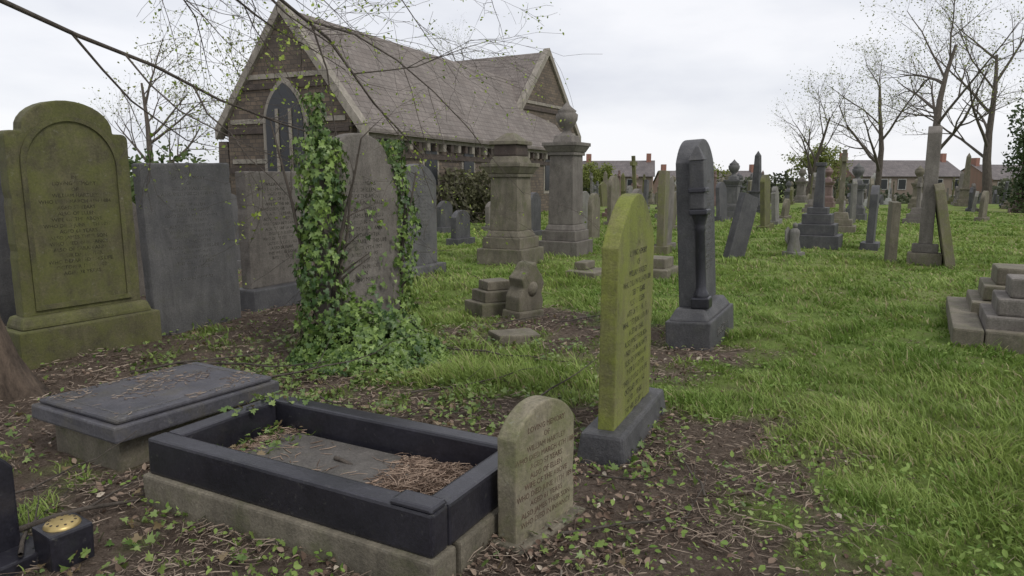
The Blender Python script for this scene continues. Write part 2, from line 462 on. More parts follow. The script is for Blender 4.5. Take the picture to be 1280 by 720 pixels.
n = 30000
x, y, r = polar(n, 1.6, 13, 0.95, 52)
lt = litter(x, y); den = np.clip((fbm(x*2.0, y*2.0, 19.0, 3)-0.36)*3, 0.10, 1)
k = (rng.random(n) < lt*den+0.02) & clear(x, y)
x, y, r = x[k], y[k], r[k]; n = len(x)
pos = np.stack([x, y, ground_z(x, y)+0.003+rng.random(n)*0.02], 1)
V, F = leaf_batch(pos, rand_dirs(n, 1.8), rand_dirs(n), rng.uniform(0.012, 0.045, n), OVAL, OVALT, 0.6)
c = lit_col(n, (0.10, 0.065, 0.048), (0.31, 0.235, 0.18), 1.0)
pale = rng.random(n) < 0.06; c[pale] = (0.46, 0.40, 0.32)
np_mesh('fallen_leaves', V, F, [M_LITTER], tint=np.repeat(c, 6, 0))

# ------------------------------------------------------------------ trees
class Tubes:
    def __init__(s): s.V = []; s.F = []; s.tips = []
    def tube(s, pts, rad, n):
        b0 = len(s.V)
        for i, p in enumerate(pts):
            d = (pts[min(i+1, len(pts)-1)]-pts[max(i-1, 0)])
            if d.length < 1e-6: d = Vector((0, 0, 1))
            d.normalize()
            a = d.cross(Vector((0.31, 0.17, 0.93)) if abs(d.z) < 0.9 else Vector((1, 0, 0))).normalized(); b_ = d.cross(a)
            for k in range(n):
                t = 2*math.pi*k/n
                s.V.append(p+(a*math.cos(t)+b_*math.sin(t))*rad[i])
        for i in range(len(pts)-1):
            for k in range(n):
                j = (k+1) % n
                s.F.append((b0+i*n+k, b0+i*n+j, b0+(i+1)*n+j, b0+(i+1)*n+k))

def branch(T, p, d, L, r, lvl, maxl, R, kids, wob=0.18, grav=0.0, upb=0.0, spread=(25, 60), ratio=(0.45, 0.7), sides=None):
    segs = 6 if lvl < maxl else 4
    pts = [p.copy()]; rad = [r]; dd = d.normalized(); dirs = [dd.copy()]
    for i in range(segs):
        dd = dd+Vector((R.gauss(0, wob), R.gauss(0, wob), R.gauss(0, wob)+upb-grav*(i+1)/segs))
        dd.normalize(); pts.append(pts[-1]+dd*(L/segs)); dirs.append(dd.copy())
        rad.append(max(r*(1-0.75*(i+1)/segs), 0.0015))
    T.tube(pts, rad, (7, 6, 5, 4, 3, 3)[min(lvl, 5)] if sides is None else sides)
    if lvl >= maxl:
        for i in range(1, segs+1): T.tips.append((pts[i], dirs[i]))
        return
    for c in range(kids[lvl]):
        t = 0.25+0.75*(c+R.random())/kids[lvl]; i = min(int(t*segs), segs-1); f = t*segs-i
        q = pts[i].lerp(pts[i+1], min(f, 1)); dv = dirs[i+1 if i+1 < len(dirs) else i]
        ax = dv.cross(Vector((R.gauss(0, 1), R.gauss(0, 1), R.gauss(0, 1)))).normalized()
        nd = Matrix.Rotation(math.radians(R.uniform(*spread)), 3, ax) @ dv
        branch(T, q, nd, L*R.uniform(*ratio)*(1.15-0.5*t), max(rad[i]*R.uniform(0.4, 0.65), 0.0015), lvl+1, maxl, R, kids, wob, grav, upb, spread, ratio)

def leaves_from_tips(name, tips, per, size, ca, cb, parent, jit=0.05, prob=1.0):
    P = []
    for p, d in tips:
        if rng.random() > prob: continue
        for _ in range(per): P.append((p.x, p.y, p.z))
    P = np.array(P)+rng.normal(0, jit, (len(P), 3)); n = len(P)
    V, F = leaf_batch(P, rand_dirs(n, 0.6), rand_dirs(n, -0.4), size*(0.6+0.8*rng.random(n)), OVAL, OVALT)
    t = rng.random((n, 1)); c = (1-t)*np.array([ca])+t*np.array([cb])
    return np_mesh(name, V, F, [M_LEAF], tint=np.repeat(c, 6, 0), parent=parent)

R = random.Random(11)
tree = empty('overhanging_tree', (0, 0, 0))
T = Tubes()
tx, ty = -3.92, 4.7
pts = []; rad = []
for z_, r_ in ((-0.2, .66), (0.0, .56), (0.12, .47), (0.3, .39), (0.6, .33), (1.0, .29), (1.6, .27), (2.3, .25), (3.0, .23), (4.0, .19), (5.2, .15)):
    pts.append(Vector((tx+0.03*math.sin(z_*2), ty+0.02*z_, z_))); rad.append(r_)
T.tube(pts, rad, 28)
vv = T.V
for i, p in enumerate(vv):
    a = math.atan2(p.y-ty, p.x-tx)
    k = 1+0.05*math.sin(a*7+p.z*2)+0.03*math.sin(a*13-p.z)
    if p.z < 0.65: k += 0.24*(1-max(p.z, 0)/0.65)*math.sin(a*5+1.0)
    vv[i] = Vector((tx+(p.x-tx)*k, ty+(p.y-ty)*k, p.z))
np_mesh('trunk', [tuple(p) for p in T.V], T.F, [M_BARK], smooth=True, parent=tree)
T = Tubes()
K = (6, 5, 4)
for p, d, L, r in (((tx, ty, 3.1), (0.9, 0.75, 0.06), 3.2, 0.022), ((tx, ty, 3.1), (0.55, 1.0, 0.04), 4.4, 0.03),
                   ((tx, ty, 3.2), (1.0, 0.6, 0.04), 3.0, 0.020), ((tx, ty, 3.6), (0.8, 0.9, -0.02), 4.4, 0.028),
                   ((tx, ty, 2.8), (0.15, 1.0, 0.02), 3.6, 0.024), ((tx, ty, 3.7), (0.9, 1.5, -0.05), 5.0, 0.028), ((tx, ty, 3.3), (0.4, 1.3, -0.02), 4.0, 0.024),
                   ((tx, ty, 4.2), (-0.4, -0.6, 0.5), 3.0, 0.05), ((tx, ty, 4.8), (0.3, 0.3, 1), 3.0, 0.07), ((tx, ty, 4.4), (-0.8, 0.5, 0.5), 3, 0.05)):
    branch(T, Vector(p), Vector(d), L, r, 0, 3, R, K, 0.16, 0.035, 0.0, (25, 60))
np_mesh('limbs', [tuple(p) for p in T.V], T.F, [M_TWIG], smooth=True, parent=tree)
leaves_from_tips('young_leaves', T.tips, 2, 0.030, (0.16, 0.24, 0.03), (0.38, 0.46, 0.09), tree, 0.03, 0.42)

def far_tree(name, loc, H, seed, rot=0, leaf=0.0, per=1, prob=0.5):
    R = random.Random(seed)
    e = empty(name, loc)
    T = Tubes()
    tr = H*0.02
    branch(T, Vector((0, 0, -0.5)), Vector((0.02, 0, 1)), H*0.62, tr, 0, 4, R, (7, 5, 5, 4), 0.08, 0.0, 0.03, (22, 55), (0.5, 0.72))
    np_mesh('trunk_and_branches', [tuple(p) for p in T.V], T.F, [M_TWIG], parent=e)
    if leaf: leaves_from_tips('young_leaves', T.tips, per, leaf, (0.14, 0.17, 0.04), (0.28, 0.31, 0.09), e, 0.25, prob)
    e.rotation_euler = (0, 0, rot)
    return e
far_tree('bare_tree', (26.5, 45, -0.2), 18, 3, 0.4, 0.12, 1, .6)
far_tree('bare_tree', (33.5, 50, -0.3), 18, 4, 0.9, 0.12, 1, .6)
far_tree('bare_tree', (31.0, 60, -0.7), 17, 14, 2.9, 0.12, 1, .6)
far_tree('bare_tree', (25.5, 62, -0.6), 13, 5, 2.0, 0.12, 1, .3)
far_tree('bare_tree', (-4.5, 66, -0.9), 19, 6, 1.2, 0.10)
far_tree('bare_tree', (-19, 38, 0), 12, 8, 1.2, 0.12)
far_tree('bare_tree', (-12, 33, 0), 10, 9, 0.2, 0.12)
far_tree('bare_tree', (40, 46, 0), 15, 12, 0.2, 0.12)
far_tree('small_tree', (9.5, 80, -1.6), 6, 21, 0.2, 0.26, 2, .7)
far_tree('small_tree', (35, 82, -1.6), 8, 22, 1.2, 0.26, 2, .7)
far_tree('small_tree', (62, 78, -1.6), 9, 23, 2.2, 0.26, 2, .7)
far_tree('small_tree', (23, 84, -1.6), 7, 24, 3.2, 0.26, 2, .7)

def leaf_cloud(name, lobes, n, size, ca, cb, loc=(0, 0, 0)):
    e = empty(name, loc)
    tot = sum(l[3]*l[4]*l[5] for l in lobes); P = []
    for cx, cy, cz, rx, ry, rz in lobes:
        m = max(20, int(n*rx*ry*rz/tot))
        d = rand_dirs(m); rr = 0.55+0.5*rng.random((m, 1))**0.6
        q = d*rr*np.array([[rx, ry, rz]])+np.array([[cx, cy, cz]])
        q += rng.normal(0, 0.08*min(rx, rz), q.shape)
        P.append(q)
    P = np.concatenate(P); P = P[P[:, 2] > -0.1]; m = len(P)
    V, F = leaf_batch(P, rand_dirs(m, 0.5), rand_dirs(m, -0.3), size*(0.6+0.8*rng.random(m)), OVAL, OVALT)
    cl = fbm(P[:, 0]*1.4+P[:, 2], P[:, 2]*1.7+P[:, 1], 3.0, 3)[:, None]
    t = np.clip(rng.random((m, 1))*0.5+(cl-0.3)*1.2, 0, 1); c = (1-t)*np.array([ca])+t*np.array([cb])
    np_mesh('foliage', V, F, [M_LEAF], tint=np.repeat(c, 6, 0), parent=e)
    T = Tubes(); R = random.Random(len(lobes))
    for l in lobes[:14]:
        branch(T, Vector((l[0]*0.9, l[1]*0.9, -0.2)), Vector((R.gauss(0, .2), R.gauss(0, .2), 1)), l[2]+l[5]*0.8, 0.05, 0, 1, R, (4,), 0.1)
    np_mesh('stems', [tuple(p) for p in T.V], T.F, [M_TWIG], parent=e)
    return e
DG, LG = (0.03, 0.055, 0.016), (0.11, 0.155, 0.045)
leaf_cloud('holly_bush', [(R.uniform(-3, 3), R.uniform(-1, 1), R.uniform(0.4, 1.5), 1.1, 1.0, 0.9) for _ in range(11)], 9000, 0.12, DG, LG, (-10.5, 15.0, 0))
leaf_cloud('holly_bush', [(R.uniform(-2, 2), R.uniform(-1, 1), R.uniform(0.3, 1.1), 1.1, 1.0, 0.8) for _ in range(9)], 6000, 0.12, DG, LG, (-11.5, 21.0, 0))
leaf_cloud('laurel_bush', [(R.uniform(-1, 1), R.uniform(-.6, .6), R.uniform(0.3, 1.2), .9, .8, 0.8) for _ in range(6)], 5000, 0.16, (0.09, 0.09, 0.05), (0.2, 0.2, 0.11), (-1.3, 26.0, 0))
leaf_cloud('yew_tree', [(R.uniform(-1.2, 1.2), R.uniform(-1, 1), R.uniform(0.6, 4.5), 1.3, 1.3, 1.2) for _ in range(12)], 12000, 0.16, (0.03, 0.05, 0.02), (0.09, 0.13, 0.045), (26.0, 34.0, 0))
hl = []
for i in range(70):
    hx = -60+i*2.6+R.uniform(-1, 1); low = (8 < hx+30 < 21) or (40 < hx+30 < 58)
    hl.append((hx, R.uniform(-2, 2), R.uniform(0.3, 1.0) if low else R.uniform(0.5, 2.4), 2.4, 2.0, R.uniform(0.8, 1.4) if low else R.uniform(1.2, 2.8)))
leaf_cloud('hedge', hl, 46000, 0.5, (0.05, 0.065, 0.04), (0.15, 0.165, 0.095), (30, 84, -1.8))

# ------------------------------------------------------------------ church
mc, nt, b = newmat('church_stone')
v = obj_coord(nt, False)
sxyz = N(nt, 'ShaderNodeSeparateXYZ'); nt.links.new(v, sxyz.inputs[0])
ad = N(nt, 'ShaderNodeMath', operation='ADD'); nt.links.new(sxyz.outputs[0], ad.inputs[0]); nt.links.new(sxyz.outputs[1], ad.inputs[1])
cb_ = N(nt, 'ShaderNodeCombineXYZ'); nt.links.new(ad.outputs[0], cb_.inputs[0]); nt.links.new(sxyz.outputs[2], cb_.inputs[1])
br = N(nt, 'ShaderNodeTexBrick'); nt.links.new(cb_.outputs[0], br.inputs[0]); br.inputs['Scale'].default_value = 2.0
br.inputs['Color1'].default_value = (0.17, 0.13, 0.095, 1); br.inputs['Color2'].default_value = (0.10, 0.08, 0.065, 1); br.inputs['Mortar'].default_value = (0.07, 0.06, 0.05, 1)
br.inputs['Mortar Size'].default_value = 0.02
nn = noise_n(nt, v, 0.9, 7, 0.65)
nt.links.new(mixc(nt, 0.6, br.outputs[0], ramp(nt, nn, [(0.3, 0.5), (0.7, 1.3)]), 'MULTIPLY'), b.inputs['Base Color']); b.inputs['Roughness'].default_value = 0.9
M_CHURCH = mc
def roof_mat(name, c1, c2, sc=2.2):
    m, nt, b = newmat(name)
    v = obj_coord(nt, False)
    s = N(nt, 'ShaderNodeSeparateXYZ'); nt.links.new(v, s.inputs[0])
    c = N(nt, 'ShaderNodeCombineXYZ'); nt.links.new(s.outputs[0], c.inputs[0]); nt.links.new(s.outputs[2], c.inputs[1])
    br = N(nt, 'ShaderNodeTexBrick'); nt.links.new(c.outputs[0], br.inputs[0]); br.inputs['Scale'].default_value = sc
    br.inputs['Color1'].default_value = (*c1, 1); br.inputs['Color2'].default_value = (*c2, 1); br.inputs['Mortar'].default_value = (c1[0]*.5, c1[1]*.5, c1[2]*.5, 1)
    br.inputs['Mortar Size'].default_value = 0.018; br.inputs['Brick Width'].default_value = 0.6; br.inputs['Row Height'].default_value = 0.4
    nn = noise_n(nt, v, 0.8, 8, 0.7)
    nt.links.new(mixc(nt, 0.6, br.outputs[0], ramp(nt, nn, [(0.3, 0.6), (0.7, 1.35)]), 'MULTIPLY'), b.inputs['Base Color']); b.inputs['Roughness'].default_value = 0.8
    bump(nt, b, br.outputs[1], 0.3, -0.02)
    return m
M_ROOF = roof_mat('church_slates', (0.16, 0.135, 0.12), (0.205, 0.178, 0.16))
M_ROOF2 = roof_mat('house_slates', (0.12, 0.105, 0.105), (0.16, 0.14, 0.135))
M_COPING = stone_mat('coping_stone', (0.20, 0.18, 0.15), (0.30, 0.27, 0.23), (0.12, 0.12, 0.07), 0.2, 0.4)
M_COURSE = stone_mat('dark_brick_course', (0.045, 0.035, 0.03), (0.08, 0.06, 0.05), (0.1, 0.1, 0.06), 0.1, 0.3)

church = empty('stone_church')
def pointed(w, h, n=8):
    hw = w/2; pts = [(-hw, 0), (hw, 0)]; z0 = h-w*0.9
    for i in range(n+1):
        a = i/n*math.radians(60); pts.append((-hw+w*math.cos(a), z0+w*math.sin(a)))
    for i in range(n-1, -1, -1):
        a = i/n*math.radians(60); pts.append((hw-w*math.cos(a), z0+w*math.sin(a)))
    return pts
def block(tag, apex, ang, L, hw, eave, ridge):
    e = empty(tag, (apex[0], apex[1], 0), (0, 0, math.radians(ang))); e.parent = church
    slope = (ridge-eave)/hw
    bm = bmesh.new()
    prof = [(-hw, -0.5), (hw, -0.5), (hw, eave), (0, ridge), (-hw, eave)]
    a = [bm.verts.new((0, y_, z_)) for y_, z_ in prof]; c = [bm.verts.new((L, y_, z_)) for y_, z_ in prof]
    bm.faces.new(a); bm.faces.new(c[::-1])
    for i in (0, 1, 4):
        j = (i+1) % 5
        bm.faces.new((a[i], a[j], c[j], c[i]))
    bmesh.ops.recalc_face_normals(bm, faces=bm.faces[:])
    bm_obj('walls', bm, M_CHURCH, e)
    for s in (-1, 1):
        bm = bmesh.new()
        o = 0.35; y1 = s*(hw+o); z1 = eave-o*slope; t = 0.16
        vs = [(0.2, 0, ridge+t), (L, 0, ridge+t), (L, y1, z1+t), (0.2, y1, z1+t)]
        q = [bm.verts.new(p) for p in vs]; q2 = [bm.verts.new((p[0], p[1], p[2]-0.13)) for p in vs]
        bm.faces.new(q); bm.faces.new(q2[::-1])
        for i in range(4):
            j = (i+1) % 4; bm.faces.new((q[i], q2[i], q2[j], q[j]))
        bmesh.ops.recalc_face_normals(bm, faces=bm.faces[:])
        bm_obj('slate_roof', bm, M_ROOF, e)
        x0 = -0.12
        bm = bmesh.new(); w = 0.34
        vs = [(x0, 0, ridge+0.34), (x0+w, 0, ridge+0.34), (x0+w, y1*1.03, z1+0.28), (x0, y1*1.03, z1+0.28)]
        q = [bm.verts.new(p) for p in vs]; q2 = [bm.verts.new((p[0], p[1], p[2]-0.36)) for p in vs]
        bm.faces.new(q); bm.faces.new(q2[::-1])
        for i in range(4):
            j = (i+1) % 4; bm.faces.new((q[i], q2[i], q2[j], q[j]))
        bmesh.ops.recalc_face_normals(bm, faces=bm.faces[:])
        bm_obj('gable_coping', bm, M_COPING, e)
        box('eaves_course', (L-0.5, 0.14, 0.22), (L/2, s*(hw+0.06), eave-0.55), M_COPING, e, 0)
        box('dark_course', (L-0.5, 0.08, 0.18), (L/2, s*(hw+0.03), eave-1.1), M_COURSE, e, 0)
        k = 0
        while 0.7+k*0.55 < L-0.5:
            box('corbel', (0.2, 0.2, 0.26), (0.7+k*0.55, s*(hw+0.09), eave-0.82), M_COURSE if k % 2 else M_COPING, e, 0); k += 1
        k = 0
        while 1.6+k*2.8 < L-1:
            slab('window_glass', pointed(0.8, 2.0), 0.06, M_WINDOW, e, (1.6+k*2.8, s*(hw+0.02), 1.0), bev=0)
            slab('window_surround', pointed(1.1, 2.35), 0.04, M_COPING, e, (1.6+k*2.8, s*(hw+0.003), 0.85), bev=0); k += 1
        box('buttress', (0.6, 0.7, eave-0.4), (0.35, s*(hw+0.3), -0.2), M_CHURCH, e, 0, (1, 0.5))
    for z_ in (eave-1.6, eave-0.4, eave+0.9):
        wy = hw*2 if z_ < eave else 2*(ridge-z_)/slope
        box('gable_course', (0.1, wy-0.1, 0.16), (-0.02, 0, z_), M_COURSE, e, 0)
        box('gable_course_pale', (0.08, wy-0.35, 0.14), (-0.015, 0, z_+0.3), M_COPING, e, 0)
    slab('gable_surround', pointed(1.7, 3.4), 0.06, M_COPING, e, (-0.05, 0, 1.2), (0, 0, math.radians(90)), bev=0)
    slab('gable_window', pointed(1.4, 3.0), 0.06, M_WINDOW, e, (-0.09, 0, 1.4), (0, 0, math.radians(90)), bev=0)
    for y_ in (-0.25, 0.25):
        box('mullion', (0.05, 0.09, 2.2), (-0.14, y_, 1.4), M_COPING, e, 0)
    return e
block('chancel', (-6.75, 21.6), 66, 18.5, 2.35, 3.3, 6.35)
block('transept', (1.8, 37.0), 150, 13, 3.5, 4.0, 7.75)

mb, nt, b = newmat('red_brick')
v = obj_coord(nt, False)
br = N(nt, 'ShaderNodeTexBrick'); nt.links.new(v, br.inputs[0]); br.inputs['Scale'].default_value = 3
br.inputs['Color1'].default_value = (0.30, 0.14, 0.105, 1); br.inputs['Color2'].default_value = (0.24, 0.12, 0.09, 1); br.inputs['Mortar'].default_value = (0.2, 0.16, 0.13, 1)
nt.links.new(br.outputs[0], b.inputs['Base Color']); b.inputs['Roughness'].default_value = 0.9
M_BRICK = mb
def house(x, y, w, h, ang, z=-2.6):
    e = empty('brick_house', (x, y, z), (0, 0, math.radians(ang)))
    d = 7; rz = h+1.9
    bm = bmesh.new()
    prof = [(-d/2, -1), (d/2, -1), (d/2, h), (0, rz), (-d/2, h)]
    a = [bm.verts.new((-w/2, y_, z_)) for y_, z_ in prof]; c = [bm.verts.new((w/2, y_, z_)) for y_, z_ in prof]
    bm.faces.new(a); bm.faces.new(c[::-1])
    for i in (0, 1, 4):
        j = (i+1) % 5; bm.faces.new((a[i], a[j], c[j], c[i]))
    bmesh.ops.recalc_face_normals(bm, faces=bm.faces[:]); bm_obj('walls', bm, M_BRICK, e)
    for s in (-1, 1):
        bm = bmesh.new()
        vs = [(-w/2-.2, 0, rz+.12), (w/2+.2, 0, rz+.12), (w/2+.2, s*(d/2+.3), h-.07), (-w/2-.2, s*(d/2+.3), h-.07)]
        bm.faces.new([bm.verts.new(p) for p in vs]); bm_obj('roof', bm, M_ROOF2, e)
    for i in range(int(w//2.5)):
        xx = -w/2+1.4+i*2.5
        for z_ in (0.9, h-1.7):
            box('window_frame', (1.15, .08, 1.35), (xx, -d/2-.03, z_), M_PALE, e, 0)
            box('window_pane', (.95, .06, 1.15), (xx, -d/2-.07, z_+.1), M_WINDOW, e, 0)
    for xx in (-w/2+.6, w/2-.6): box('chimney', (.6, .9, 1.3), (xx, 0, rz-.3), M_BRICK, e, 0)
house(14, 94, 9, 4.6, -12)
house(49, 92, 15, 4.6, 8)
house(70, 100, 14, 4.2, 14)
house(28, 102, 14, 3.4, 2)

# ------------------------------------------------------------------ lettering
LINES = ["IN", "LOVING MEMORY", "OF", "WILLIAM HARTLEY", "WHO DIED MARCH 4TH 1884", "AGED 57 YEARS", "ALSO OF ELLEN", "WIFE OF THE ABOVE", "WHO DIED JUNE 11TH 1891", "AGED 61 YEARS", "ALSO JAMES THEIR SON", "WHO DIED IN INFANCY", "ALSO OF SARAH ANN", "THEIR DAUGHTER", "WHO DEPARTED THIS LIFE", "OCTOBER 19TH 1902", "AGED 38 YEARS", "THY WILL BE DONE", "REST IN PEACE"]
def lettering(parent, ztop, yfront, size, nlines, mat, x=0, gap=1.15, start=0):
    cu = bpy.data.curves.new('inscription', 'FONT')
    cu.body = "\n".join(LINES[(start+i) % len(LINES)] for i in range(nlines))
    cu.size = size; cu.align_x = 'CENTER'; cu.space_line = gap; cu.extrude = 0.0006; cu.resolution_u = 2
    cu.materials.append(mat)
    ob = bpy.data.objects.new('inscription', cu); COL.objects.link(ob); ob.parent = parent
    ob.location = (x, yfront-0.001, ztop); ob.rotation_euler = (math.radians(90), 0, 0)
    return ob

def rad(d): return math.radians(d)
def root(name, x, y, ang, lean=(0, 0), dz=0):
    return empty(name, (x, y, gz(x, y)+dz), (lean[0], lean[1], rad(ang)))

# A
e = root('headstone_with_plinth', -3.80, 6.13, 57, (0.01, -0.01))
box('plinth', (1.18, 0.42, 0.36), (0, 0, -0.08), M_OLIVE, e, 0.015, wear=0.004)
box('plinth_cap', (1.10, 0.32, 0.10), (0, 0, 0.28), M_OLIVE, e, 0.03, (0.95, 0.8))
slab('tablet', outline('shoulder', 0.98, 1.78), 0.15, M_OLIVE, e, (0, 0.0, 0.37), bev=0.015, wear=0.003)
pts = outline('semi', 0.80, 1.60)
def ring(name, outer, inner, th, mat, parent, loc):
    bm = bmesh.new(); n_ = len(outer)
    def mk(pts, y_): return [bm.verts.new((x_, y_, z_)) for x_, z_ in pts]
    of, inf, ob_, ib = mk(outer, 0), mk(inner, 0), mk(outer, th), mk(inner, th)
    for i in range(n_):
        j = (i+1) % n_
        bm.faces.new((of[i], of[j], inf[j], inf[i])); bm.faces.new((inf[i], inf[j], ib[j], ib[i])); bm.faces.new((of[j], of[i], ob_[i], ob_[j]))
    bmesh.ops.recalc_face_normals(bm, faces=bm.faces[:])
    return bm_obj(name, bm, mat, parent, loc)
o_ = [(x_, z_) for x_, z_ in pts]; i_ = [(x_*0.9, 0.04+z_*0.95) for x_, z_ in pts]
ring('panel_moulding', o_, i_, 0.02, M_OLIVE, e, (0, -0.094, 0.42))
lettering(e, 1.5, -0.075, 0.044, 17, M_LETDARK)

# B
e = root('headstone', -3.26, 7.17, 57, (-0.015, -0.02))
slab('tablet', outline('flat', 0.97, 1.75), 0.14, M_SLATE, e, (0, 0, -0.08), bev=0.02, wear=0.003)
lettering(e, 1.56, -0.07, 0.046, 21, M_LETPALE)
# C
e = root('headstone_with_plinth', -2.80, 8.45, 62, (0.0, -0.01))
box('plinth', (1.2, 0.42, 0.30), (0, 0, -0.05), M_DARK, e, 0.02, (0.96, 0.85))
slab('tablet', outline('flat', 1.0, 1.34), 0.16, M_BROWN, e, (0, 0.02, 0.245), bev=0.015, wear=0.003)
lettering(e, 1.42, -0.06, 0.05, 17, M_LETDARK, start=3)
e = root('headstone_with_plinth', -2.25, 9.8, 60)
box('plinth', (1.1, 0.4, 0.25), (0, 0, -0.05), M_BROWN, e, 0.02)
slab('tablet', outline('round', 0.9, 1.45), 0.14, M_SLATE, e, (0, 0, 0.195), bev=0.015, wear=0.003)
lettering(e, 1.3, -0.07, 0.055, 14, M_LETDARK, start=2)
e = root('headstone_with_plinth', -1.52, 11.2, 62)
box('plinth', (1.1, 0.4, 0.2), (0, 0, -0.05), M_SLATE, e, 0.02)
slab('tablet', outline('round', 0.95, 1.6), 0.15, M_SLATE, e, (0, 0, 0.145), bev=0.015, wear=0.003)
lettering(e, 1.4, -0.075, 0.05, 16, M_LETPALE, start=1)
e = root('headstone', -5.35, 7.1, 50, (0.0, 0.03))
slab('tablet', outline('round', 0.85, 1.7), 0.14, M_DARK, e, (0, 0, -0.08), bev=0.015, wear=0.003)
e = root('headstone', -5.0, 8.8, 55)
slab('tablet', outline('gothic', 0.8, 1.4), 0.14, M_BROWN, e, (0, 0, -0.08), bev=0.015, wear=0.003)

# D ivy headstone
DU = np.array([math.cos(rad(60)), math.sin(rad(60))]); DN = np.array([DU[1], -DU[0]])
e = root('headstone_with_plinth', -1.38, 6.36, 60, (-0.01, 0.0))
box('plinth', (1.1, 0.4, 0.22), (0, 0, -0.05), M_BROWN, e, 0.02)
slab('tablet', outline('shoulder', 0.98, 1.74), 0.14, M_BROWN, e, (0, 0, 0.165), bev=0.015, wear=0.003)
lettering(e, 1.45, -0.07, 0.05, 17, M_LETDARK, start=5)

P = []; Nn = []
def ivy_column(cx, cy, z0, z1, ra, rb, n, taper=0.3, seed=0):
    z_ = z0+(z1-z0)*rng.random(n); a = rng.uniform(0, 2*np.pi, n)
    k = (0.4+1.2*fbm(z_*3.6+seed, np.cos(a)*1.4+seed, 3.3+seed, 3))*(1-taper*(z_-z0)/(z1-z0))
    k *= 0.65+0.5*rng.random(n)
    u = np.cos(a)*ra*k; w_ = np.sin(a)*rb*k
    wob = 0.05*np.sin(z_*4+seed)
    P.append(np.stack([cx+DU[0]*(u+wob)+DN[0]*w_, cy+DU[1]*(u+wob)+DN[1]*w_, z_], 1))
    Nn.append(np.stack([DU[0]*np.cos(a)+DN[0]*np.sin(a), DU[1]*np.cos(a)+DN[1]*np.sin(a), 0.35+0*a], 1))
ivy_column(-1.60, 5.88, 0.0, 1.85, 0.22, 0.18, 2500, 0.2, 1)
ivy_column(-1.60, 5.98, 1.3, 2.2, 0.12, 0.12, 480, 0.3, 2)
ivy_column(-1.12, 6.84, 0.1, 1.88, 0.17, 0.16, 1600, 0.05, 4)
m = 110; u = rng.uniform(-0.45, 0.45, m); z_ = rng.uniform(0.2, 1.2, m)**1.6
P.append(np.stack([-1.38+DU[0]*u+DN[0]*.1, 6.36+DU[1]*u+DN[1]*.1, z_], 1)); Nn.append(np.tile([DN[0], DN[1], 0.3], (m, 1)))
m = 3900; a = rng.uniform(0, 2*np.pi, m); rr = np.sqrt(rng.random(m))
mx = -1.20+0.68*rr*np.cos(a); my = 5.82+0.6*rr*np.sin(a)
hm = 0.50*np.clip(1-rr**1.4, 0, 1)*(0.2+1.3*fbm(mx*6, my*6, 8.0, 3))
P.append(np.stack([mx, my, hm*(0.7+0.35*rng.random(m))+0.03], 1)); Nn.append(np.stack([np.cos(a)*rr, np.sin(a)*rr-0.4, 0.6+0*a], 1))
P = np.concatenate(P); Nn = np.concatenate(Nn); m = len(P)
Nn = Nn/np.linalg.norm(Nn, axis=1, keepdims=True)+rng.normal(0, 0.4, (m, 3))
up = np.tile([0, 0, -1.0], (m, 1))+rng.normal(0, 0.5, (m, 3))
V, F = leaf_batch(P, Nn, up, 0.026+0.038*rng.random(m), IVY, IVYT)
cl = fbm(P[:, 0]*6+P[:, 1]*3, P[:, 2]*6, 15.0, 3)[:, None]
t = np.clip(rng.random((m, 1))**1.4*0.8+(cl-0.42)*1.3, 0, 1)
c = (1-t)*np.array([[0.035, 0.08, 0.017]])+t*np.array([[0.235, 0.34, 0.08]])
e = empty('ivy_plant')
np_mesh('ivy_leaves', V, F, [M_IVY], tint=np.repeat(c, 13, 0), parent=e)
T = Tubes(); R = random.Random(5)
for cx, cy, h_ in ((-1.62, 5.86, 2.0), (-1.55, 5.95, 1.9), (-1.52, 5.88, 1.6), (-1.13, 6.75, 1.6), (-1.08, 6.82, 1.5)):
    branch(T, Vector((cx, cy, 0)), Vector((0, 0, 1)), h_, 0.025, 0, 1, R, (7,), 0.05, 0, 0, (20, 50), (0.12, 0.22))
np_mesh('ivy_stems', [tuple(p) for p in T.V], T.F, [M_TWIG], smooth=True, parent=e)

n = 42000
x = rng.uniform(-3.6, 1.2, n); y = rng.uniform(2.3, 7.6, n)
w = np.exp(-((x+1.35)**2/0.6+(y-5.2)**2/0.9))*1.3+np.exp(-((x+0.55)**2/0.8+(y-5.7)**2/0.6))*0.8+np.exp(-((x+1.55)**2/0.14+(y-4.3)**2/0.9))*1.1\
    + np.exp(-((x+1.40)**2/0.06+(y-3.75)**2/0.2))*1.0+0.6*np.exp(-((x-0.5)**2/0.06+(y-3.55)**2/0.3))+0.14\
    + 0.6*np.exp(-((x+2.4)**2/0.3+(y-5.6)**2/0.3))+0.6*np.exp(-((x+0.3)**2/0.6+(y-4.4)**2/0.2))+0.7*np.exp(-((x+1.8)**2/0.05+(y-3.35)**2/0.1))+0.35*np.exp(-((x+2.1)**2/0.4+(y-3.0)**2/0.2))
w *= np.clip((fbm(x*3, y*3, 66.0, 3)-0.36)*4.5, 0, 1)
k = (rng.random(n) < w*0.55)
x, y = x[k], y[k]; n = len(x)
cp, sp_ = math.cos(rad(60)), math.sin(rad(60))
inP = (np.abs((x+2.08)*cp+(y-4.04)*sp_) < .53) & (np.abs(-(x+2.08)*sp_+(y-4.04)*cp) < .42)
x, y = x[~inP], y[~inP]; n = len(x)
zadd = np.zeros(n)
cc, ss = math.cos(rad(-28.4)), math.sin(rad(-28.4))
uq = (x+.81)*cc+(y-3.12)*ss; wq = -(x+.81)*ss+(y-3.12)*cc
inQ = (np.abs(uq) < .82) & (np.abs(wq) < .40); zadd[inQ] = 0.15
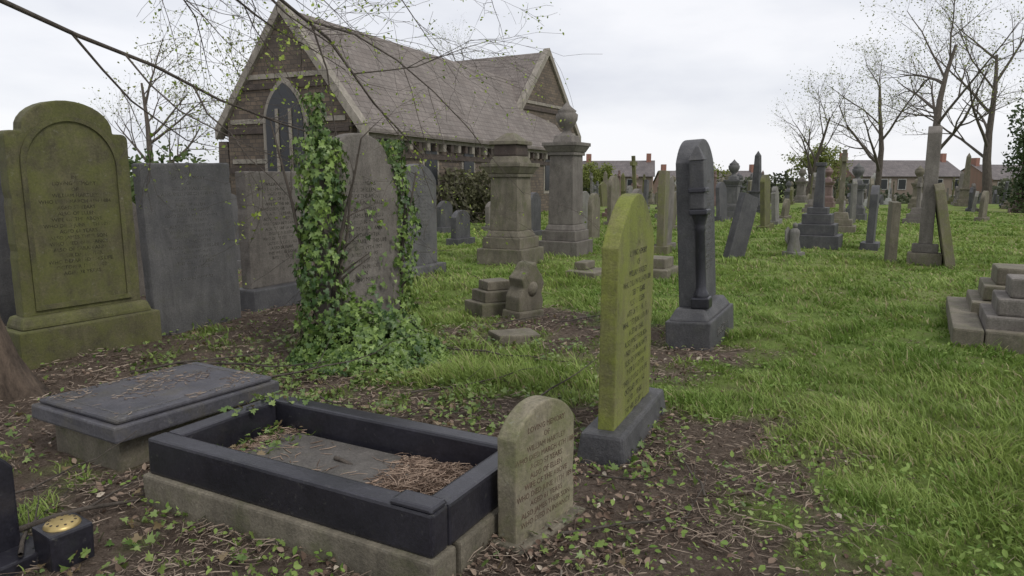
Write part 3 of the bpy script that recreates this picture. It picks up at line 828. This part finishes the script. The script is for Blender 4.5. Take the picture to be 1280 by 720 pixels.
rail = inQ & ((np.abs(uq) > .68) | (np.abs(wq) > .27)); zadd[rail] = 0.29
backleft = (uq < -.5) & (wq > 0)
dropq = (inQ & (uq > -.35)) | (rail & ~backleft) | (rail & (rng.random(n) < 0.3))
pos = np.stack([x, y, ground_z(x, y)*(~inQ)+zadd+0.012+0.045*rng.random(n)], 1)[~dropq]; n = len(pos)
V, F = leaf_batch(pos, rand_dirs(n, 1.8), rand_dirs(n), 0.02+0.028*rng.random(n), IVY, IVYT)
t = rng.random((n, 1))
c = (1-t)*np.array([[0.07, 0.125, 0.025]])+t*np.array([[0.22, 0.29, 0.08]])
br_ = rng.random(n) < 0.14; c[br_] = (0.20, 0.15, 0.08)
np_mesh('ground_ivy', V, F, [M_IVY], tint=np.repeat(c, 13, 0))

# pedestals
def pedestal(name, x, y, ang, s, mat, top='capital', H=1.2):
    e = root(name, x, y, ang)
    box('base_step', (1.0*s, 1.0*s, 0.38), (0, 0, -0.1), mat, e, 0.02, wear=0.004)
    box('second_step', (0.84*s, 0.84*s, 0.2), (0, 0, 0.28), mat, e, 0.015)
    box('base_moulding', (0.76*s, 0.76*s, 0.12), (0, 0, 0.48), mat, e, 0.03, (0.86, 0.86))
    box('die', (0.62*s, 0.62*s, H-0.3), (0, 0, 0.6), mat, e, 0.012, (0.93, 0.93))
    box('necking', (0.66*s, 0.66*s, 0.06), (0, 0, 0.3+H), mat, e, 0.012)
    box('cornice', (0.68*s, 0.68*s, 0.12), (0, 0, 0.36+H), mat, e, 0.02, (1.22, 1.22))
    box('cornice_slab', (0.86*s, 0.86*s, 0.07), (0, 0, 0.48+H), mat, e, 0.012)
    z = 0.55+H
    if top == 'capital':
        box('cap_block', (0.5*s, 0.5*s, 0.14), (0, 0, z), mat, e, 0.02, (0.85, 0.85))
        lathe('urn', [(0.16, 0), (0.1, 0.05), (0.07, 0.1), (0.15, 0.18), (0.21, 0.3), (0.22, 0.4), (0.17, 0.44), (0.19, 0.47), (0.1, 0.54), (0.03, 0.62), (0.0, 0.66)], mat, e, (0, 0, z+0.14))
    else:
        box('cap_block', (0.62*s, 0.62*s, 0.12), (0, 0, z), mat, e, 0.02, (0.85, 0.85))
        box('carved_block', (0.5*s, 0.5*s, 0.2), (0, 0, z+0.12), M_COURSE, e, 0.03)
        box('crown', (0.62*s, 0.62*s, 0.07), (0, 0, z+0.321), mat, e, 0.012)
        box('crown_tip', (0.5*s, 0.5*s, 0.14), (0, 0, z+0.392), mat, e, 0.01, (0.3, 0.3))
    return e
pedestal('pedestal_monument', -0.02, 12.9, 62, 0.92, M_SANDDK, 'block', 1.25)
pedestal('pedestal_monument', 1.08, 14.2, 62, 0.86, M_BROWN, 'capital', 1.65)

# small central pieces
e = root('broken_monument', -0.22, 7.9, 30)
box('lower_step', (0.50, 0.42, 0.20), (0, 0, -0.05), M_SANDDK, e, 0.02, wear=0.01)
box('middle_step', (0.40, 0.34, 0.13), (0.02, 0, 0.15), M_SANDDK, e, 0.015, wear=0.01)
box('top_step', (0.3, 0.26, 0.1), (0.03, 0.01, 0.28), M_SANDDK, e, 0.015, wear=0.01)
e = root('carved_footstone', 0.12, 7.6, 50, (0.06, 0.05))
box('foot', (0.42, 0.26, 0.14), (0, 0, -0.04), M_SANDDK, e, 0.02)
slab('scroll_body', [(-.20, 0), (.20, 0), (.22, .1), (.17, .2), (.21, .3), (.15, .4), (.07, .47), (.03, .54), (-.05, .52), (-.1, .44), (-.19, .36), (-.15, .26), (-.21, .16)], 0.2, M_SANDDK, e, (0, 0, 0.09), bev=0.02)
lathe('rosette', [(0.0, 0.03), (0.04, 0.03), (0.08, 0.01), (0.085, -0.02)], M_SANDDK, e, (0, -0.1, 0.34), 12, rot=(rad(90), 0, 0))
e = root('fallen_kerb_stone', 0.02, 6.55, 28, (0.05, 0.03))
box('stone', (0.46, 0.26, 0.13), (0, 0, -0.03), M_SANDDK, e, 0.02, wear=0.015)

# J
e = root('lichen_headstone', 0.67, 3.97, 66, (0.0, 0.015), 0)
box('plinth', (1.06, 0.29, 0.23), (0, 0, -0.07), M_DARK, e, 0.02, (0.96, 0.8), wear=0.004)
slab('tablet', outline('gothic', 0.82, 1.25), 0.09, M_GREEN, e, (-0.02, 0.0, 0.155), bev=0.008, wear=0.0035)
lettering(e, 1.12, -0.045, 0.048, 19, M_LETDARK)
# K
e = root('small_headstone', 0.11, 2.86, 53, (-0.02, 0.02))
slab('tablet', outline('round', 0.44, 0.63), 0.095, M_SAND, e, (0, 0, -0.07), bev=0.008, wear=0.003)
lettering(e, 0.45, -0.0475, 0.034, 11, M_LETRED, start=1)
box('foot', (0.5, 0.2, 0.06), (0, 0, -0.05), M_SANDDK, e, 0.015)

# L
e = root('column_headstone', 1.79, 6.50, 62, (-0.055, -0.02))
box('plinth', (1.02, 0.40, 0.34), (0, 0, -0.08), M_DARK, e, 0.015)
box('plinth_cap', (0.96, 0.36, 0.10), (0, 0, 0.26), M_DARK, e, 0.02, (0.85, 0.72))
slab('tablet', outline('round', 0.76, 1.50), 0.17, M_DARK, e, (0.07, 0.04, 0.355), bev=0.012)
xx = -0.33
box('column_base', (0.15, 0.16, 0.10), (xx, -0.085, 0.36), M_DARKER, e, 0.015)
lathe('column_shaft', [(0.065, 0), (0.068, 0.03), (0.05, 0.06), (0.044, 0.1), (0.041, 0.58), (0.05, 0.60), (0.043, 0.63), (0.055, 0.68), (0.07, 0.73)], M_DARKER, e, (xx, -0.085, 0.455), 18)
box('column_capital', (0.15, 0.16, 0.05), (xx, -0.085, 1.185), M_DARKER, e, 0.012)
box('impost', (0.12, 0.13, 0.42), (xx, -0.075, 1.235), M_DARK, e, 0.012, (0.95, 0.95))
box('impost_band', (0.145, 0.155, 0.04), (xx, -0.078, 1.38), M_DARKER, e, 0.008)
box('impost_cap', (0.13, 0.14, 0.12), (xx, -0.075, 1.656), M_DARK, e, 0.008, (0.2, 0.2))
lettering(e, 1.5, -0.045, 0.046, 17, M_LETPALE, x=0.1)
cu = bpy.data.curves.new('plinth_name', 'FONT'); cu.body = "HARTLEY"; cu.size = 0.12; cu.align_x = 'CENTER'; cu.extrude = 0.003; cu.materials.append(M_LETPALE)
ob = bpy.data.objects.new('plinth_name', cu); COL.objects.link(ob); ob.parent = e; ob.location = (0, -0.2035, 0.08); ob.rotation_euler = (rad(90), 0, 0)

# P ledger tomb
e = root('ledger_tomb', -2.08, 4.04, 60, (0.0, 0.015))
box('support_block', (0.92, 0.62, 0.26), (0, 0, -0.08), M_SANDDK, e, 0.02)
box('ledger_slab', (1.06, 0.80, 0.085), (0, 0, 0.185), M_LEDGER, e, 0.012, wear=0.003)
box('ledger_top', (1.0, 0.74, 0.028), (0, 0, 0.271), M_LEDGER, e, 0.014)
def frame(w, d, t, z, mat, parent, nm):
    for s_ in (-1, 1):
        box(nm, (w, t, 0.004), (0, s_*(d/2), z), mat, parent, 0)
        box(nm, (t, d-t-0.002, 0.004), (s_*(w/2-t/2), 0, z), mat, parent, 0)
frame(0.88, 0.62, 0.01, 0.2985, M_LETPALE, e, 'inset_line')
n = 900
u = rng.uniform(-.5, .5, n); w = rng.uniform(-.37, .37, n); k = rng.random(n) < np.clip((fbm(u*5, w*5, 71.0, 2)-.42)*4, 0.05, 1); u, w = u[k], w[k]; n = len(u)
z0 = gz(-2.08, 4.04)
chips('ledger_debris', -2.08+u*cp-w*sp_, 4.04+u*sp_+w*cp, z0+0.303-0.015*u, rng.uniform(.01, .05, n), rng.uniform(.001, .003, n), lit_col(n), 0.05)

# Q kerb grave
e = empty('kerbed_grave', (-0.81, 3.12, 0), (0, 0, rad(-28.4)))
Lk, Wk, t_ = 1.62, 0.80, 0.105
for s_ in (-1, 1):
    box('sandstone_footing', (Lk+0.04, 0.15, 0.22), (0, s_*(Wk/2-t_/2), -0.09), M_SANDDK, e, 0.012, wear=0.004)
    box('side_kerb', (Lk, t_, 0.175), (0, s_*(Wk/2-t_/2), 0.131), M_DARKER, e, 0.014, wear=0.002)
    box('sandstone_end_footing', (0.15, Wk-0.31, 0.22), (s_*(Lk/2-t_/2), 0, -0.09), M_SANDDK, e, 0.012)
    box('end_kerb', (t_, Wk-2*t_-0.004, 0.172), (s_*(Lk/2-t_/2), 0, 0.131), M_DARKER, e, 0.014, wear=0.002)
box('corner_block', (0.20, 0.11, 0.02), (Lk/2-0.10, -(Wk/2-t_/2), 0.3070), M_DARKER, e, 0.01, (0.9, 0.85))
box('cover_stone', (0.95, 0.54, 0.14), (-0.14, 0, 0.03), M_COVER, e, 0.015)
box('grave_soil', (Lk-2*t_-0.02, Wk-2*t_-0.02, 0.10), (0, 0, 0.02), M_SOIL, e, 0)
n = 8000
u = rng.uniform(-0.69, 0.69, n); w = rng.uniform(-0.28, 0.28, n)
dens = np.clip((u-0.2)/0.2+0.6*w, 0, 1)+np.clip((-u-0.5)/0.2, 0, 0.6)+0.015+0.3*(w < -0.17)*(fbm(u*4, w*4, 4.4, 2) > .45)
k = rng.random(n) < dens; u, w = u[k], w[k]; n = len(u)
hz = 0.125+0.11*np.clip((u-0.15)/0.35, 0, 1)*(1-np.abs(w)*2)*rng.random(n)+0.03*rng.random(n)
hz = np.maximum(hz, np.where((u > -0.62) & (u < 0.34), 0.173, 0.125))
chips('grave_debris', -.81+u*cc-w*ss, 3.12+u*ss+w*cc, hz, np.minimum(rng.uniform(0.02, 0.12, n), 0.09), rng.uniform(0.0012, 0.0035, n), lit_col(n, (0.10, 0.065, 0.048), (0.45, 0.34, 0.26)), 0.12)

def stick(name, p, d, L, r, seed):
    R = random.Random(seed); T = Tubes()
    branch(T, Vector(p), Vector(d), L, r, 0, 1, R, (4,), 0.10, 0.0, 0.0, (20, 50), (0.2, 0.45))
    V = np.array([tuple(q) for q in T.V]); V[:, 2] = np.maximum(V[:, 2], ground_z(V[:, 0], V[:, 1])+0.002)
    np_mesh(name, V, T.F, [M_TWIG], smooth=True)
for i, (p, d, L, r) in enumerate((
        ((-1.75, 3.4, 0.03), (0.55, 0.9, 0.25), 0.9, 0.010), ((-2.1, 2.8, 0.03), (0.5, 0.75, 0.06), 0.8, 0.014), ((-1.95, 2.6, 0.03), (-0.6, 0.8, 0.04), 0.8, 0.010),
        ((0.2, 2.75, 0.04), (0.9, 0.2, 0.03), 0.6, 0.008), ((0.9, 3.1, 0.04), (0.2, 0.9, 0.05), 0.7, 0.007), ((-0.6, 6.0, 0.05), (0.9, -0.3, 0.1), 1.2, 0.009),
        ((-0.7, 4.7, 0.05), (0.9, 0.3, 0.06), 1.0, 0.008), ((0.1, 4.4, 0.05), (0.5, 0.6, 0.06), 0.9, 0.008), ((-2.9, 5.2, 0.05), (0.9, 0.0, 0.06), 1.2, 0.010),
        ((-0.85, 3.22, 0.18), (0.9, -0.45, 0.02), 0.30, 0.012), ((-3.0, 3.6, 0.05), (0.5, -0.8, 0.04), 0.9, 0.010), ((-2.7, 5.5, 0.05), (0.9, -0.4, 0.1), 1.4, 0.012),
        ((-0.9, 4.2, 0.04), (0.8, -0.1, 0.05), 0.9, 0.006), ((0.5, 7.2, 0.04), (0.8, 0.2, 0.15), 0.8, 0.008), ((-2.6, 3.1, 0.03), (0.9, 0.1, 0.03), 0.7, 0.008), ((0.7, 2.8, 0.03), (0.4, 0.6, 0.05), 0.5, 0.006),
        ((-1.9, 4.9, 0.05), (0.9, 0.2, 0.12), 1.1, 0.009), ((-0.2, 7.0, 0.05), (0.9, 0.3, 0.15), 0.9, 0.008), ((-1.3, 4.6, 0.05), (0.5, -0.5, 0.12), 0.8, 0.007), ((0.3, 3.4, 0.03), (0.6, -0.5, 0.08), 0.6, 0.007))):
    stick('fallen_branch', p, d, L, r, i+1)

# near-left stone and vase
e = root('black_headstone', -2.15, 2.62, 62)
slab('tablet', outline('round', 0.5, 0.60), 0.1, M_DARKER, e, (-0.1, 0, -0.07), bev=0.01)
lettering(e, 0.42, -0.05, 0.026, 13, M_LETGOLD, x=-0.1, start=2)
box('foot', (0.62, 0.3, 0.08), (-0.1, -0.03, -0.03), M_DARKER, e, 0.01)
e = root('grave_flower_vase', -1.84, 2.70, 55)
box('pot', (0.16, 0.16, 0.17), (0, 0, -0.02), M_DARKER, e, 0.012, (1.05, 1.05))
lathe('pierced_lid', [(0.0, 0.018), (0.03, 0.017), (0.06, 0.01), (0.068, 0.0), (0.068, -0.01)], M_BRASS, e, (0, 0, 0.153), 24)
for rr_, k_ in ((0.0, 1), (0.025, 6), (0.048, 11)):
    for i in range(k_):
        a = 2*math.pi*i/k_
        lathe('lid_hole', [(0.0, 0.0012), (0.0055, 0.0012), (0.0055, -0.004)], M_SOIL, e, (rr_*math.cos(a), rr_*math.sin(a), 0.171-rr_*0.11), 8)

# stepped base right
e = root('stepped_grave_base', 5.25, 6.9, 60)
for s_ in (-1, 1):
    box('kerb_side', (2.1, 0.25, 0.22), (0, s_*0.63, -0.06), M_SANDDK, e, 0.02, wear=0.006)
    box('kerb_end', (0.25, 1.0, 0.215), (s_*0.92, 0, -0.06), M_SANDDK, e, 0.02, wear=0.006)
for cx_, w0 in ((0.46, 0.98), (-0.52, 0.84)):
    zz = 0.0
    for i, (k_, hh) in enumerate(((1.0, 0.27), (0.8, 0.16), (0.58, 0.18))):
        box('step', (w0*k_, w0*k_, hh), (cx_, 0.08, zz), M_SANDDK if cx_ > 0 else M_BROWN, e, 0.02, wear=0.006); zz += hh-0.001

# mid & distance
def headstone(x, y, ang, kind, w, h, th, mat, lean=(0, 0), plinth=True, letters=0, lm=None):
    e = root('headstone', x, y, ang, lean)
    b0 = 0.0
    if plinth:
        box('plinth', (w*1.22, th*2.4, 0.25), (0, 0, -0.1), mat, e, 0.012); b0 = 0.148
    slab('tablet', outline(kind, w, h-b0 if plinth else h+0.1), th, mat, e, (0, 0, b0 if plinth else -0.1), bev=0.008)
    if letters: lettering(e, h*0.8, -th/2, 0.05, letters, lm or M_LETDARK, start=random.randint(0, 9))
    return e
def cross(x, y, ang, H, mat):
    e = root('cross_monument', x, y, ang, (random.gauss(0, .02), random.gauss(0, .02)))
    box('step_1', (0.85, 0.85, 0.3), (0, 0, -0.1), mat, e, 0.02); box('step_2', (0.65, 0.65, 0.18), (0, 0, 0.199), mat, e, 0.02)
    box('step_3', (0.46, 0.46, 0.2), (0, 0, 0.378), mat, e, 0.02, (0.8, 0.8))
    w = 0.07; zc = H-0.28; a = 0.26
    pts = [(-w, 0), (w, 0), (w*.8, zc-w-.57), (a, zc-w-.57), (a, zc+w-.57), (w*.8, zc+w-.57), (w*.8, H-.57), (-w*.8, H-.57), (-w*.8, zc+w-.57), (-a, zc+w-.57), (-a, zc-w-.57), (-w*.8, zc-w-.57)]
    slab('cross', pts, 0.12, mat, e, (0, 0, 0.57), bev=0.01); return e
def obelisk(x, y, ang, H, mat):
    e = root('obelisk_monument', x, y, ang, (random.gauss(0, .015), random.gauss(0, .015)))
    box('step_1', (1.0, 1.0, 0.3), (0, 0, -0.1), mat, e, 0.02); box('step_2', (0.75, 0.75, 0.2), (0, 0, 0.199), mat, e, 0.02)
    box('die', (0.55, 0.55, 0.55), (0, 0, 0.398), mat, e, 0.015, (0.92, 0.92)); box('cornice', (0.6, 0.6, 0.08), (0, 0, 0.947), mat, e, 0.015)
    box('shaft', (0.36, 0.36, H-1.25), (0, 0, 1.026), mat, e, 0.008, (0.62, 0.62)); box('tip', (0.222, 0.222, 0.22), (0, 0, H-0.225), mat, e, 0.002, (0.03, 0.03)); return e
def urn_mon(x, y, ang, H, mat):
    return pedestal('urn_monument', x, y, ang, 0.75, mat, 'capital', max(0.6, H-1.3))

headstone(2.04, 17.6, 64, 'semi', 0.6, 1.15, 0.12, M_SANDDK, plinth=False)
headstone(2.75, 15.6, 62, 'gothic', 0.6, 1.3, 0.12, M_BROWN)
headstone(3.05, 14.3, 70, 'flat', 0.6, 1.65, 0.14, M_GREENSIDE, (0.0, 0.03))
headstone(3.25, 14.9, 66, 'round', 0.7, 1.55, 0.12, M_BROWN, (0.02, 0.02))
headstone(4.33, 13.7, 30, 'flat', 0.42, 1.25, 0.16, M_DARK, (0.0, 0.30), plinth=False)
headstone(2.0, 19.8, 60, 'round', 0.7, 1.2, 0.12, M_GREY)
e = root('low_grave_base', 2.30, 11.1, 62)
box('lower', (0.8, 0.55, 0.22), (0, 0, -0.06), M_SANDDK, e, 0.02, wear=0.008); box('upper', (0.5, 0.38, 0.16), (0.05, 0, 0.158), M_SANDDK, e, 0.02)
e = root('low_grave_base', 1.2, 11.0, 62)
box('lower', (0.7, 0.5, 0.14), (0, 0, -0.05), M_SANDDK, e, 0.02, wear=0.008); box('upper', (0.4, 0.2, 0.12), (0.1, 0.1, 0.088), M_SANDDK, e, 0.02)
headstone(-1.95, 20.5, 60, 'round', 0.6, 0.9, 0.14, M_DARK)
headstone(-0.6, 21.5, 60, 'round', 0.6, 0.9, 0.14, M_BROWN)
headstone(0.6, 19.5, 60, 'gothic', 0.6, 1.2, 0.14, M_DARK)
headstone(-1.2, 16.5, 60, 'round', 0.6, 0.8, 0.14, M_DARK)
e = root('stepped_monument', 6.80, 15.7, 60)
for i, (s_, hh) in enumerate(((0.98, 0.36), (0.78, 0.24), (0.60, 0.22), (0.42, 0.14))):
    box('step', (s_, s_, hh), (0, 0, (-0.08, 0.279, 0.518, 0.737)[i]), M_DARK, e, 0.015)
box('shaft', (0.22, 0.22, 0.9), (0, 0, 0.876), M_DARK, e, 0.012, (0.7, 0.7))
box('cap', (0.22, 0.22, 0.08), (0, 0, 1.775), M_DARK, e, 0.012)
e = root('angel_statue', 5.5, 13.7, 20, (0, 0))
M_ANGEL = M_GREY
box('plinth', (0.3, 0.3, 0.14), (0, 0, -0.04), M_ANGEL, e, 0.01)
lathe('robe', [(0.13, 0), (0.12, 0.1), (0.085, 0.26), (0.10, 0.36), (0.085, 0.42), (0.035, 0.46)], M_ANGEL, e, (0, 0, 0.10), 14)
lathe('head', [(0.0, 0), (0.035, 0.01), (0.05, 0.05), (0.045, 0.09), (0.0, 0.12)], M_ANGEL, e, (0, 0, 0.55), 12)
for s_ in (-1, 1):
    slab('wing', [(0, 0), (s_*.08, .02), (s_*.15, .12), (s_*.16, .3), (s_*.1, .38), (s_*.03, .3)], 0.03, M_ANGEL, e, (0, 0.08, 0.2), bev=0.005)
headstone(7.02, 13.0, 70, 'flat', 0.5, 1.1, 0.14, M_SANDDK, (0.0, -0.02), plinth=False)
e = root('pillar_monument', 7.5, 12.75, 60, (0.0, 0.05))
box('base', (0.62, 0.55, 0.28), (0, 0, -0.06), M_SANDDK, e, 0.02); box('base_2', (0.5, 0.42, 0.16), (0, 0, 0.219), M_BROWN, e, 0.02)
slab('tablet', outline('gothic', 0.40, 2.1), 0.22, M_BROWN, e, (0, 0, 0.378), bev=0.015)
headstone(7.72, 12.35, 62, 'round', 0.6, 1.5, 0.15, M_GREENSIDE, (-0.18, 0.16), plinth=False)
headstone(7.95, 15.6, 60, 'round', 0.7, 1.4, 0.15, M_DARK, (0.02, 0.02))

mats = [M_SANDDK, M_DARK, M_BROWN, M_GREY, M_SLATE, M_OLIVE, M_SANDDK, M_DARK, M_BROWN, M_SANDDK, M_PINK, M_SLATE, M_DARK, M_OLIVE, M_PALE]
rr = random.Random(23); placed = []
for i in range(2600):
    y_ = 20+50*rr.random()**0.95; x_ = rr.uniform(0.06*y_+1.2, 0.95*y_)
    u_ = x_*0.5+y_*0.866; v_ = x_*0.866-y_*0.5; v_ = round(v_/2.2)*2.2+rr.uniform(-.25, .25)
    x_ = u_*0.5+v_*0.866; y_ = u_*0.866-v_*0.5
    if y_ < 18.5 or y_ > 72 or x_ < 1.6+0.02*y_: continue
    if y_ < 25 and x_ > 5 and rr.random() < 0.75: continue
    if any((x_-a)**2+(y_-b)**2 < 1.4 for a, b in placed): continue
    if x_ < 4.6 and 33 < y_ < 46: continue
    placed.append((x_, y_)); m = rr.choice(mats); an = 60+rr.gauss(0, 6); t_ = rr.random()
    if t_ < 0.60:
        headstone(x_, y_, an, rr.choice(['round', 'gothic', 'semi', 'shoulder', 'flat', 'ogee', 'peak']), rr.uniform(0.55, 0.95), rr.uniform(0.8, 1.8), 0.14, m, (rr.gauss(0, .06), rr.gauss(0, .05)), rr.random() < 0.6)
    elif t_ < 0.76: cross(x_, y_, an, rr.uniform(1.4, 2.4), m)
    elif t_ < 0.88: obelisk(x_, y_, an, rr.uniform(2.0, 3.4), m)
    else: urn_mon(x_, y_, an, rr.uniform(1.8, 2.3), m)
    if len(placed) > 225: break
for x_, y_, k_, m in ((-7.2, 11.5, 'round', M_BROWN), (-6.4, 13.2, 'gothic', M_DARK), (-5.6, 15.5, 'round', M_GREY), (-4.9, 12.0, 'shoulder', M_SLATE), (-4.2, 17, 'gothic', M_BROWN), (-9.0, 12.5, 'round', M_SLATE), (-3.0, 15.2, 'round', M_DARK)):
    headstone(x_, y_, 60+random.gauss(0, 4), k_, 0.8, 1.3, 0.14, m, (0.02, 0.02))

# ------------------------------------------------------------------ world, light, camera
w = bpy.data.worlds.new('World'); scene.world = w; w.use_nodes = True
nt = w.node_tree; bg = nt.nodes['Background']
sky = nt.nodes.new('ShaderNodeTexSky'); sky.sky_type = 'NISHITA'; sky.sun_disc = False
EL, AZ = 48, 135
sky.sun_elevation = rad(EL); sky.sun_rotation = rad(AZ)
tc = nt.nodes.new('ShaderNodeTexCoord'); mp = nt.nodes.new('ShaderNodeMapping'); nt.links.new(tc.outputs['Generated'], mp.inputs[0])
mp.inputs[3].default_value = (1, 1, 3.2); mp.inputs[1].default_value = (0.3, 0.2, 0.1)
cn = noise_n(nt, mp.outputs[0], 2.6, 7, 0.5)
cl = ramp(nt, cn, [(0.34, (0.67, 0.685, 0.75)), (0.48, (0.79, 0.80, 0.845)), (0.62, (0.89, 0.89, 0.92))])
sc_ = nt.nodes.new('ShaderNodeVectorMath'); sc_.operation = 'SCALE'; nt.links.new(cl, sc_.inputs[0]); sc_.inputs['Scale'].default_value = 11.4
mx = mixc(nt, 0.9, sky.outputs[0], sc_.outputs[0])
nt.links.new(mx, bg.inputs[0]); bg.inputs[1].default_value = 0.1

sd = bpy.data.lights.new('sun', 'SUN'); sd.energy = 1.4; sd.angle = rad(20); sd.color = (1.0, 0.96, 0.89)
so = bpy.data.objects.new('sun', sd); COL.objects.link(so)
a = rad(AZ); el = rad(EL)
dirv = Vector((math.sin(a)*math.cos(el), math.cos(a)*math.cos(el), math.sin(el)))
so.rotation_euler = dirv.to_track_quat('Z', 'Y').to_euler(); so.location = (10, -10, 20)

cd = bpy.data.cameras.new('camera'); cd.lens = 24.75; cd.sensor_width = 36; cd.clip_end = 3000
co = bpy.data.objects.new('camera', cd); COL.objects.link(co); co.location = (0, 0, 1.5); co.rotation_euler = (rad(90-8.72), 0, 0)
scene.camera = co
scene.view_settings.view_transform = 'Standard'; scene.view_settings.look = 'None'; scene.view_settings.exposure = 0
